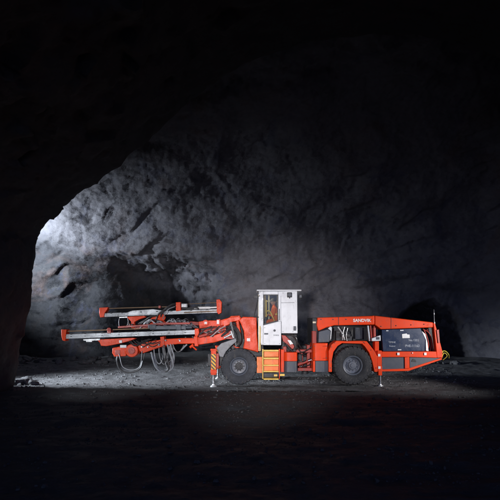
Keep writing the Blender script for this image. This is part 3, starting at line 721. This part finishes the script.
# navy engine cover with writing
nv=MB(); nv.pprism([(381.6,329.7),(420.8,328.2),(425.4,340),(425,351.2),(382.8,351.4)],.20,.5); nv.build('side_cover',M['navy'],rig,.015)
x_=MB(); x_.pprism([(402.0,334.2),(406.8,333.4),(407.2,334.4),(409.6,334.6),(409.8,338.0),(402.4,338.2)],.188,.2); x_.build('label_plate',M['letter'],rig)
M['faint']=paint('worn_lettering',(0.42,0.46,0.52),0.5,0.7,(0.05,0.06,0.09),scale=6)
lettering('lettering','No.1332',413.6,340.2,.196,.075,rig,M['faint'],.012,width=.36)
lettering('lettering','PHE-11163',412.2,345.8,.196,.09,rig,M['faint'],.012,width=.52)
lettering('lettering','TIMINE',392.0,342.2,.196,.06,rig,M['faint'],.01,width=.26)
lettering('lettering','Super',392.4,346.2,.196,.07,rig,M['faint'],.01,width=.24)
x_=MB(); x_.pprism([(421.8,331),(425.4,334),(427.6,343),(428.6,351),(426,350.8),(425.8,340)],.24,.3); x_.build('edge_reflection',M['letter'],rig,.006)  # white strip modelling the jagged reflections at the cover's edge
x_=MB(); x_.pprism([(421.2,328.6),(432.6,327.6),(437,351),(428.4,351),(427.8,343),(425.4,333.6)],.6,.7); x_.build('tail_recess',M['dark'],rig)
x_=MB(); x_.ptube([(424,330,.3),(427,337,.28),(428.6,345,.3),(427,351,.32)],.02); x_.ptube([(427,329,.4),(430.5,337,.36),(431,346,.4),(430,351,.4)],.02); x_.ptube([(423,329,.35),(429,333,.3),(432,341,.34),(433,351,.4)],.016); x_.build('hydraulic_hose',M['red'],rig)  # red tubes model the red part of the edge reflections
# tail frame
tf=MB()
tf.pprism([(433.4,323.0),(435.2,323.6),(442.4,351),(442.6,357.6),(437.2,357.8),(436.6,351.5)],.14,.4)
x_=MB(); x_.pprism([(436.6,330),(438.9,329.4),(440.0,343),(438.2,343.2)],.10,.138); x_.build('tail_plate',M['red'],rig,.006)
tf.pprism([(381.8,351.6),(436.4,351.6),(437.2,357.8),(409.4,357.0),(381.8,357.2)],.08,.5)
tf.pprism([(381.8,369.4),(408.0,368.6),(441.4,358.0),(442.4,359.4),(408.6,371.0),(381.8,371.6)],.08,.5)
tf.pprism([(404.6,357.2),(409.4,357.0),(409.6,368.0),(408.0,368.5),(404.8,368.6)],.08,.5)
x_=MB(); x_.pprism([(381.4,352),(437,352),(440,358),(408,369),(381.4,370)],1.9,2.3); x_.build('tail_frame',M['orange'],rig,.012)
tf.build('tail_frame',M['orange'],rig,.012)
tp=MB(); tp.pprism([(381.9,357.4),(404.5,357.4),(404.7,369.2),(381.9,369.3)],.12,.3); tp.build('lower_panel',M['slate'],rig,.006)
tp=MB(); tp.pprism([(409.7,357.3),(437.2,358.0),(440.6,358.1),(409.8,368.2)],.12,.3); tp.build('lower_panel',M['slate'],rig,.006)
tp=MB(); tp.pprism([(411.4,361.6),(413,358.8),(415.6,360.0),(416.4,362.0)],.105,.122); tp.build('drain_hole',M['dark'],rig)
tp=MB(); tp.pbox(382,433,329.5,352,.9,1.5); tp.build('rear_core',M['dark'],rig)
an=MB(); an.cyl(W(434.4,325,.3),W(433.9,309.5,.3),.014,.006,8); an.cyl(W(434.5,326,.3),W(434.4,322,.3),.028); an.cyl(W(434.05,314.5,.3),W(434.0,313,.3),.022); an.build('antenna',M['steel'],rig)
cb=MB()
cb.ptube([(441,352,.2),(445,351,.3),(448.6,354.5,.4),(449,358,.6)],.016); cb.ptube([(441.8,356,.2),(444.6,353,.3),(447,356,.3),(443,360,.4)],.014); cb.ptube([(441.4,349.6,.3),(443,353.6,.3),(441.8,358,.2)],.013)
cb.build('trailing_cable',M['wire'],rig)

# ---- booms
def feed(parent, pL, pR, th, Y, wid):
    """aluminium feed beam with rolled lips, from pL to pR in picture units (top edge)"""
    (ax,ay),(bx,by)=pL,pR; mb=MB()
    def strip(t0,t1,y0,y1,l=0,r=0): mb.pprism([(ax+l,ay+t0*th),(bx-r,by+t0*th),(bx-r,by+t1*th),(ax+l,ay+t1*th)],y0,y1)
    strip(0,.18,Y-.03,Y+wid); strip(.18,.45,Y,Y+wid); strip(.45,.60,Y-.045,Y+wid); strip(.60,.85,Y+.01,Y+wid-.02); strip(.85,1,Y-.02,Y+wid)
    return mb.build('feed_beam',M['alu'],parent,.006)
def boomroot(px,py,Y):
    e=bpy.data.objects.new('drill_boom',None); COL.objects.link(e); e.parent=rig; e.location=W(px,py,Y)-rig.location; return e

# near, lower boom
b1=boomroot(232,330,.5); b1['label']='lower near boom with long pale feed beam'
Y=.40
fb=feed(b1,(64.5,334.4),(197,329.8),4.4,Y,.22)
x_=MB(); x_.pprism([(61.2,329.6),(66.4,329.4),(66.0,333.2),(65.2,341.2),(62.6,340.4),(61.4,336)],Y-.06,Y+.28); x_.build('feed_nose',M['orange'],b1,.012)
x_=MB(); x_.pprism([(194.6,328.6),(198.4,328.4),(199.2,333),(197.4,336.6),(194.8,336)],Y-.07,Y+.3); x_.build('feed_end_plate',M['orange'],b1,.012)
x_=MB(); x_.cyl(W(64,331.4,Y+.12),W(150,328.4,Y+.12),.022,seg=10); x_.build('drill_rod',M['rust'],b1)
x_=MB(); x_.pbox(107.2,110.8,330.4,333.4,Y-.05,Y+.27); x_.cyl(W(109,329.6,Y-.06),W(109,329.6,Y+.28),.075); x_.build('rod_centraliser',M['red'],b1,.01)
x_=MB(); x_.pbox(150,186,325.8,329.6,Y+.02,Y+.22); x_.pbox(148,156,324.6,328.6,Y,Y+.25); x_.pbox(176,181,324.4,330,Y-.02,Y+.2); x_.cyl(W(186,327.4,Y+.1),W(192,327.2,Y+.1),.06); x_.build('rock_drill',M['slate'],b1,.015)
x_=MB(); x_.pprism([(118,326.4),(148,324.2),(164,322.6),(190,322.4),(190,324.2),(164,324.6),(148,326.2),(118,328.2)],Y+.3,Y+.4); x_.build('hose_rail',M['red'],b1,.01)
x_=MB(); x_.pprism([(83,339.2),(100,338.5),(100,340.4),(88,341),(83.2,340.6)],Y-.02,Y+.2); x_.pbox(86,92,340.6,342,Y,Y+.15); x_.build('guide_shoe',M['steel'],b1,.006)
x_=MB(); x_.pprism([(96,339.6),(133,337.8),(136,338.6),(128,341.4),(120,343.6),(106,346.2),(101,345.8),(99.2,342)],Y+.01,Y+.24); x_.build('feed_cradle',M['orange'],b1,.015)
x_=MB(); x_.pbox(119,122,340.2,343,Y-.02,Y+.02); x_.pbox(120,126.4,345,347.8,Y-.02,Y+.1); x_.build('cradle_bolt',M['letter'],b1,.01)
x_=MB(); x_.pprism([(112.4,348),(120,346.4),(126.6,347),(126,356.2),(114.4,356.8),(112.2,353)],Y+.02,Y+.4); q=W(132,350.6,Y+.05); x_.cyl(q+Vector((0,-.06,0)),q+Vector((0,.45,0)),.24,seg=24); x_.cyl(W(126,352,Y+.2),W(140,349.6,Y+.2),.15,seg=20); x_.build('rotation_unit',M['orange'],b1,.02)
x_=MB(); q=W(132,350.6,Y+.05)+Vector((0,-.06,0)); x_.cyl(q,q+Vector((0,-.03,0)),.13,seg=20); x_.build('rotation_cover',M['red'],b1,.01); x_=MB(); x_.pbox(115,120,350,355,Y-.0,Y+.02); x_.build('rotation_cover',M['red'],b1,.006)
for k in range(8):
    pass
x_=MB(); x_.pprism([(137.4,344.6),(150,341.4),(166,339.0),(180,338.2),(195,338.0),(196.4,343.6),(178,344.0),(162,346.6),(142.6,353.4),(139.4,351)],Y+.0,Y+.34); x_.build('boom_head',M['orange'],b1,.022,seg=3)
x_=MB(); x_.pprism([(195,337.4),(212,335.8),(222,332.6),(232,327),(235,329),(236,334.4),(226,339.2),(214,342.6),(196,345.2)],Y+.06,Y+.40); x_.build('boom_arm',M['orange'],b1,.022,seg=3)
x_=MB(); x_.pprism([(193.6,336.4),(197.4,336.2),(198.2,346.4),(194.6,346.2)],Y-.06,Y+.42); x_.pprism([(160,337),(164,336.4),(165,347.4),(161.6,347.6)],Y-.03,Y+.37); x_.build('boom_collar',M['orange'],b1,.012)
x_=MB(); x_.cyl(W(199,336.6,Y+.0),W(226,329.2,Y+.02),.06); x_.cyl(W(201,332.2,Y+.2),W(226,326.8,Y+.2),.07); x_.build('lift_cylinder',M['red'],b1)
x_=MB(); x_.cyl(W(190,347.5,Y+.1),W(193.4,344.6,Y+.1),.05); x_.cyl(W(192,346,Y+.02),W(196.6,350,Y+.02),.03); x_.build('hose_clamp',M['orange'],b1)
# hanging hoses, grey and shining along the lower boom
loops=[[(117.4,356,.42),(116.8,361,.40),(119.4,368.6,.42),(126,372.4,.45),(134,371.8,.48),(140.4,368,.5),(143,360,.5),(145,352,.5)],
 [(151.4,352,.34),(152.6,358,.32),(155.2,366,.33),(159.6,371,.36),(164,372,.40),(167,371,.44)],
 [(150.6,352.4,.42),(154,357,.40),(156,364,.41),(160,370,.44),(166,370.6,.48),(170.5,366,.5),(171,356,.5),(169.6,346,.5)],
 [(163.8,345,.34),(165.2,353,.32),(168,362,.33),(169,368,.36),(167,371,.40),(163,371.6,.43)],
 [(167.4,344.6,.34),(169.4,352,.32),(172.6,361,.33),(173,367,.36),(170,370.6,.40),(165,372,.45)],
 [(170.4,344,.38),(172,350,.36),(174,356,.38),(173.6,363,.42)],
 [(172.8,344,.36),(174.6,349,.35),(177.6,352,.37),(181.4,350,.40),(184,345,.42)],
 [(181,350.4,.40),(184,347.2,.36),(187,344.4,.36)]]
for i,pts in enumerate(loops):
    x_=MB(); x_.ptube(pts,.030 if i else .028,seg=10); x_.build('hose_loop',M['hose'] if i in (0,3,6) else M['hosegrey'],b1)
x_=MB()
for k in range(9):
    a=random.uniform(126,150); x_.ptube([(a,340+random.uniform(-1,1),Y+.05),(a+6,345+random.uniform(-2,2),Y-.03),(a+13,343+random.uniform(-2,2),Y-.02),(a+20,339,Y+.1)],.016)
x_.build('hydraulic_hose',M['hose'],b1)

# pale return hoses in a tangle and fittings along the lower boom
rnd=random.Random(3)
for k in range(5):
    a=rnd.uniform(150,166); dx=rnd.uniform(4,13); lo=rnd.uniform(358,373); yy=.30+rnd.uniform(0,.25)
    x_=MB(); x_.ptube([(a,346,yy),(a+dx*.08,(346+lo)/2,yy-.03),(a+dx*.35,lo-1.5,yy),(a+dx*.7,lo,yy+.04),(a+dx,(346+lo)/2+3,yy+.06),(a+dx*1.05,345.5,yy+.04)],rnd.choice([.013,.016,.02]),seg=8); x_.build('hose_loop',M[rnd.choice(['hosepale','hosepale','hosegrey','hose'])],b1)
for (a,bb,c) in ((119,142,9),):
    x_=MB(); yy=.36; x_.ptube([(a,354,yy),(a+1,358,yy),(a+4,358+c,yy+.03),((a+bb)/2+2,361+c,yy+.05),(bb-2,357+c,yy+.05),(bb,351,yy)],.014); x_.build('hose_loop',M['hosepale'],b1)
for k in range(14):
    a=rnd.uniform(140,230); t=(a-140)/90; py=348-19*t+rnd.uniform(-2.5,1.5)
    x_=MB(); q=W(a,py,.40); x_.cyl(q+Vector((0,.06,0)),q+Vector((0,-.05,0)),rnd.choice([.022,.028,.036]),seg=6); x_.build('hose_fitting',M[rnd.choice(['steel','grey','dark'])],b1)
for k in range(6):
    a=rnd.uniform(196,224); x_=MB(); x_.ptube([(a,337,.42),(a+4,332+rnd.uniform(-2,2),.34),(a+9,330+rnd.uniform(-2,3),.34),(a+15,326,.42)],.018); x_.build('hydraulic_hose',M[rnd.choice(['hosepale','hose','hose'])],b1)
for px in (70,84,101,118,135,152,168,184):
    x_=MB(); t=(px-64.5)/132.5; py=334.2-4.8*t; x_.pbox(px,px+2.2,py-.5,py+.55,.36,.40); x_.pbox(px+.4,px+1.6,py+2.2,py+2.9,.345,.36); x_.build('beam_clamp',M['dark'],b1,.004)

# far, upper boom
b2=boomroot(236,320,1.6); b2['label']='upper far boom with shorter feed beam'
Y=1.5
feed(b2,(102,313.4),(150,311.6),3.6,Y,.22)
feed(b2,(150,311.6),(220,309.0),3.6,Y+.02,.2)
x_=MB(); x_.pprism([(99.4,307.8),(108,307.2),(107.2,309.4),(104.6,313),(103.8,317),(100.2,317.4),(99.2,313)],Y-.06,Y+.28); x_.build('feed_nose',M['orange'],b2,.012)
x_=MB(); x_.pprism([(216.4,299.6),(219.4,299.2),(221.8,302),(221.4,312.6),(218.6,314.4),(216.8,312)],Y-.08,Y+.3); x_.build('feed_end_plate',M['orange'],b2,.015)
x_=MB(); x_.cyl(W(104,308.6,Y+.1),W(178,306.4,Y+.1),.020,seg=10); x_.cyl(W(188,304.0,Y+.15),W(218,302.4,Y+.15),.012,seg=8); x_.cyl(W(184,312.6,Y-.04),W(218,311.0,Y-.04),.018,seg=8); x_.build('drill_rod',M['rust'],b2)
x_=MB(); x_.pprism([(124.6,313.4),(132.4,310.6),(153,309.2),(163,310.6),(163,313.4),(126,315.2)],Y-.05,Y-.031); x_.build('beam_cover',M['alu'],b2,.006)
x_=MB(); x_.pprism([(175.8,302.4),(180.4,302.0),(180.8,310.6),(176,311.4)],Y-.06,Y+.3); x_.build('drill_carriage',M['orange'],b2,.015)
x_=MB(); x_.pbox(181.0,187.4,303.4,307.6,Y-.02,Y+.2); x_.build('rock_drill',M['steel'],b2,.03)
x_=MB(); x_.pprism([(185,308),(198,306.4),(198,309.6),(186,310)],Y-.02,Y+.2); x_.ptube([(182,309,Y-.04),(189,308.2,Y-.05),(195,307.4,Y-.04),(199,308.6,Y-.02)],.035); x_.build('drill_body',M['dark'],b2,.01)
hx=MB()
for k in range(16):
    px=194.4+k*.98; hx.cyl(W(px,308.0-.02*k,Y+.02),W(px+.55,307.98-.02*k,Y+.02),.055,seg=14)
hx.cyl(W(194,308,Y+.02),W(210.4,307.7,Y+.02),.04,seg=12); hx.cyl(W(210,307.6,Y+.02),W(217,307.2,Y+.02),.03); hx.build('coil_spring',M['letter'],b2)
x_=MB(); x_.pprism([(127,316.8),(144,315.8),(146.4,317),(139,319.4),(134.4,322),(134.8,328),(131.6,328.2),(131,321.4),(128.4,318.6)],Y-.04,Y+.2); x_.build('feed_cradle',M['orange'],b2,.015)
x_=MB(); x_.pprism([(119,317),(127.4,316.4),(127.4,317.8),(119.4,318)],Y-.02,Y+.15); x_.build('guide_shoe',M['steel'],b2,.006)
x_=MB(); x_.ptube([(119.6,317.6,Y),(118.8,322,Y-.03),(119.4,328,Y)],.014); x_.ptube([(127.6,318,Y),(128.2,322,Y-.03),(126.6,327,Y)],.014); x_.build('hose_loop',M['hosegrey'],b2)
x_=MB(); x_.pprism([(147,321.6),(152,317.4),(160,314.8),(163.6,316.4),(163.4,319.2),(156,320.2),(151,324.2)],Y-.02,Y+.3); x_.cyl(W(162,317.6,Y-.06),W(162,317.6,Y+.3),.14,seg=20); x_.cyl(W(163.4,323.2,Y-.06),W(163.4,323.2,Y+.3),.10,seg=20); x_.build('rotation_unit',M['orange'],b2,.02)
x_=MB(); x_.pprism([(133,326.8),(160,321.6),(192,321.4),(199,322),(199,325.4),(160,325.6),(134,330)],Y+.0,Y+.3); x_.build('boom_head',M['red'],b2,.02)
x_=MB(); x_.pbox(163,176,324.2,328.4,Y-.10,Y+.1); x_.pbox(176,192,322.6,329.6,Y-.15,Y+.1); x_.pbox(168,186,319.6,322.4,Y-.04,Y+.2); x_.build('hydraulic_box',M['slate'],b2,.02)
x_=MB()
for k in range(10):
    a=random.uniform(150,186); x_.ptube([(a,326,Y-.1),(a+4,321.5+random.uniform(-1,2),Y-.2),(a+9,324+random.uniform(-2,3),Y-.2),(a+14,327.5,Y-.1)],.016)
x_.build('hydraulic_hose',M['hosegrey'],b2)
x_=MB(); x_.pprism([(198.4,321.8),(206,320.4),(219,320.4),(230,317.6),(236,317),(236,322.4),(222,325.6),(199.4,328.6)],Y-.1,Y+.25); x_.build('boom_arm',M['orange'],b2,.02,seg=3)
x_=MB(); x_.pprism([(216.4,319.6),(220.2,319.0),(220.8,327.6),(217,328.0)],Y-.16,Y+.28); x_.cyl(W(205.6,322.8,Y-.18),W(205.6,322.8,Y+.2),.12,seg=20); x_.build('boom_collar',M['orange'],b2,.012)
x_=MB(); x_.pbox(204.4,207.0,321.8,324.0,Y-.2,Y-.185); x_.pbox(216.8,219,320,324,Y-.175,Y-.162); x_.build('label_plate',M['letter'],b2)
x_=MB(); x_.pprism([(199,328.8),(217,325.6),(233,324),(233,329),(214,333),(199,334)],Y+.05,Y+.4); x_.build('boom_underside',M['dark'],b2,.015)
x_=MB()
x_.ptube([(160.6,318,Y-.02),(162,313,Y-.1),(166,308.4,Y-.12),(172,304.6,Y-.1),(177,303.4,Y)],.035)
x_.ptube([(156,320,Y-.02),(158.6,314,Y-.12),(164,310,Y-.13),(170,307.4,Y-.1),(176,306,Y)],.03)
x_.ptube([(136,327,Y-.02),(144,322,Y-.1),(152,320,Y-.13),(160,321,Y-.1)],.03); x_.ptube([(138,324,Y-.02),(146,319.6,Y-.1),(150,317,Y-.13),(158,315.6,Y-.1)],.025)
x_.build('hose_loop',M['hose'],b2)
x_=MB(); x_.ptube([(163,319,Y-.06),(165.4,313,Y-.14),(169,309,Y-.16),(175,306.6,Y-.1)],.016); x_.ptube([(139,329,Y-.1),(146,323,Y-.16),(152,321,Y-.18)],.016); x_.build('hose_loop',M['hosegrey'],b2)
x_=MB(); x_.pbox(158.6,160.6,305.6,308.2,Y,Y+.1); x_.build('rod_centraliser',M['red'],b2,.006)

for k in range(12):
    a=rnd.uniform(128,196); t=(a-128)/68; py=325-4*t+rnd.uniform(-3.5,2)
    x_=MB(); q=W(a,py,1.36); x_.cyl(q+Vector((0,.12,0)),q+Vector((0,-.05,0)),rnd.choice([.022,.03,.038]),seg=6); x_.build('hose_fitting',M[rnd.choice(['steel','grey','dark','red'])],b2)
for k in range(8):
    a=rnd.uniform(132,180); x_=MB(); x_.ptube([(a,325,1.4),(a+3,321+rnd.uniform(-2.5,2),1.3),(a+8,322+rnd.uniform(-4,2),1.28),(a+13,326,1.4)],.014); x_.build('hydraulic_hose',M[rnd.choice(['hosepale','hosegrey','hose'])],b2)
for px in (110,121,140,156,170,190,206):
    x_=MB(); t=(px-102)/118; py=313.4-4.4*t; x_.pbox(px,px+2,py-.4,py+.5,1.44,1.52); x_.build('beam_clamp',M['dark'],b2,.004)

# ------------------------------------------------------------------ operator in the cab
def person():
    Y=.72; s=sY(Y)
    P=lambda px,py,dy=0: Vector((X(px,Y),Y+dy,Z(py,Y)))
    H=P(275.4,321.2)
    nodes={'pelvis':(H,.15),'belly':(P(275.2,317),.145),'chest':(P(274.6,311.4),.165),'collar':(P(274.2,307.6),.12),'neck':(P(273.9,305.6),.06),'neck2':(P(273.6,304.2),.06)}
    edges=[('pelvis','belly'),('belly','chest'),('chest','collar'),('collar','neck'),('neck','neck2')]
    for sg,n in ((-1,'n'),(1,'f')):
        nodes['sh'+n]=(P(274.2,308.6,sg*.19),.075); nodes['el'+n]=(P(273.0,316.0,sg*.25),.058); nodes['wr'+n]=(P(268.6,315.0,sg*.17),.038)
        edges+= [('collar','sh'+n),('sh'+n,'el'+n),('el'+n,'wr'+n)]
        nodes['hip'+n]=(P(274.8,321.6,sg*.09),.105); nodes['kn'+n]=(P(267.2,320.8,sg*.13),.075); nodes['an'+n]=(P(266.9,332.5,sg*.12),.05); nodes['toe'+n]=(P(263.6,334.2,sg*.13),.045)
        edges+= [('pelvis','hip'+n),('hip'+n,'kn'+n),('kn'+n,'an'+n),('an'+n,'toe'+n)]
    def skin(name,nodes,edges,mat,root,parent=None,origin=None,sub=2):
        keys=list(nodes); me=bpy.data.meshes.new(name)
        me.from_pydata([tuple(nodes[k][0]-origin) for k in keys],[(keys.index(a),keys.index(b)) for a,b in edges],[])
        o=bpy.data.objects.new(name,me); COL.objects.link(o)
        m_=o.modifiers.new('skin','SKIN'); m_.use_smooth_shade=True
        for i,k in enumerate(keys):
            v=me.skin_vertices[0].data[i]; v.radius=(nodes[k][1],nodes[k][1]); v.use_root=(k==root)
        sb=o.modifiers.new('sub','SUBSURF'); sb.levels=sub; sb.render_levels=sub
        bpy.context.view_layer.update()
        me2=bpy.data.meshes.new_from_object(o.evaluated_get(bpy.context.evaluated_depsgraph_get()))
        bpy.data.objects.remove(o); me2.materials.clear(); me2.materials.append(mat); me2.name=name; me2.shade_smooth()
        o=bpy.data.objects.new(name,me2); COL.objects.link(o)
        if parent: o.parent=parent
        else: o.location=origin
        return o
    org=H.copy(); body=skin('person',nodes,edges,M['hivis'],'pelvis',None,org)
    props(body,'operator in orange workwear sitting inside the lit cab, seen through its window','person')
    # head: skull, jaw, nose, ears as one mesh, facing the drill booms
    hc=P(273.2,302.2)
    bm=bmesh.new(); bmesh.ops.create_uvsphere(bm,u_segments=24,v_segments=16,radius=1)
    for v in bm.verts:
        c=v.co; k=1-.28*sstep(.1,-1,c.z)*(1-.3*max(0,-c.x)); v.co=Vector((c.x*.10*k,c.y*.078*k,c.z*.122))
        if c.x<-.02 and abs(v.co.y)<.018 and -.035<v.co.z<.012: v.co.x-=.022
        if abs(v.co.z-.01)<.018 and v.co.x<-.06 and .02<abs(v.co.y)<.045: v.co.x+=.010
    me=bpy.data.meshes.new('head'); bm.to_mesh(me); bm.free(); me.materials.append(M['skin']); me.shade_smooth()
    hd_=bpy.data.objects.new('head',me); COL.objects.link(hd_); hd_.parent=body; hd_.location=hc-org
    ear=MB()
    for sg in (-1,1):
        ear.cyl(hc+Vector((.012,sg*.070,-.005)),hc+Vector((.016,sg*.088,0)),.030,.024,12)
    ear.build('ear',M['skin'],body)
    ey=MB()
    for sg in (-1,1): ey.cyl(hc+Vector((-.086,sg*.030,.012)),hc+Vector((-.095,sg*.030,.012)),.011,.006,10)
    ey.build('eye',M['cloth'],body)
    mo=MB(); mo.box(hc.x-.082,hc.x-.074,hc.y-.022,hc.y+.022,hc.z-.062,hc.z-.055); mo.build('mouth',M['red'],body)
    he=MB(); prof_=[(.001,.115),(.045,.108),(.085,.075),(.105,.03),(.112,0.0),(.118,-.008),(.112,-.012)]
    vs=[];fs=[];sg_=28
    for k in range(sg_):
        a=2*pi*k/sg_
        for r,z in prof_:
            br=1.0+(.30*max(0,-cos(a))**3 if z<0 else 0); vs.append(hc+Vector((r*cos(a)*1.12*br,r*sin(a)*.98,z+.035)))
    n_=len(prof_); fs=[(k*n_+i,((k+1)%sg_)*n_+i,((k+1)%sg_)*n_+i+1,k*n_+i+1) for k in range(sg_) for i in range(n_-1)]
    he._add(vs,fs); he.build('helmet',M['cloth'],body)
    # hands with separate fingers, one on the joystick
    for sg,n in ((-1,'n'),(1,'f')):
        w0=nodes['wr'+n][0]; dr=Vector((-1,0,-.05)).normalized(); up=Vector((0,sg*.0,1))
        hn={'w':(w0,.030),'p':(w0+dr*.05,.036),'q':(w0+dr*.085,.032)}; he_=[('w','p'),('p','q')]
        for f in range(4):
            o_=Vector((0,(f-1.5)*.021,0)); l=[.036,.042,.040,.030][f]
            a=w0+dr*.085+o_; b=a+dr*l+Vector((0,0,-.012)); c=b+dr*l*.35+Vector((0,0,-.03)); d=c-dr*.012+Vector((0,0,-.022))
            for k,(p,r) in enumerate(((a,.0105),(b,.0095),(c,.009),(d,.008))): hn[f'{f}{k}']=(p,r)
            he_+=[('q',f'{f}0'),(f'{f}0',f'{f}1'),(f'{f}1',f'{f}2'),(f'{f}2',f'{f}3')]
        t0=w0+dr*.04+Vector((0,-sg*.035,-.01)); t1=t0+dr*.035+Vector((0,-sg*.015,-.02)); t2=t1+dr*.025+Vector((0,sg*.008,-.012))
        hn['t0']=(t0,.012); hn['t1']=(t1,.011); hn['t2']=(t2,.009); he_+=[('p','t0'),('t0','t1'),('t1','t2')]
        h_=skin('hand',hn,he_,M['skin'],'w',body,org,1)
    # boots / trousers overlay and reflective bands
    bt=MB()
    for sg,n in ((-1,'n'),(1,'f')):
        a=nodes['an'+n][0]; t=nodes['toe'+n][0]
        bt.cyl(a+Vector((0,0,.10)),a+Vector((0,0,-.03)),.066,.062,16); bt.tube([a+Vector((.04,0,-.03)),(a+t)/2,t+Vector((-.02,0,0))],.058,12)
    bt.build('boot',M['cloth'],body)
    rb=MB()
    c0=P(274.9,314.2)
    ring=[(.178*cos(2*pi*k/24),.178*sin(2*pi*k/24)) for k in range(24)]
    rb._add([c0+Vector((x,y,-.025)) for x,y in ring]+[c0+Vector((x,y,.025)) for x,y in ring],[(k,(k+1)%24,24+(k+1)%24,24+k) for k in range(24)])
    rb.build('reflective_band',M['yellow'],body)
person()
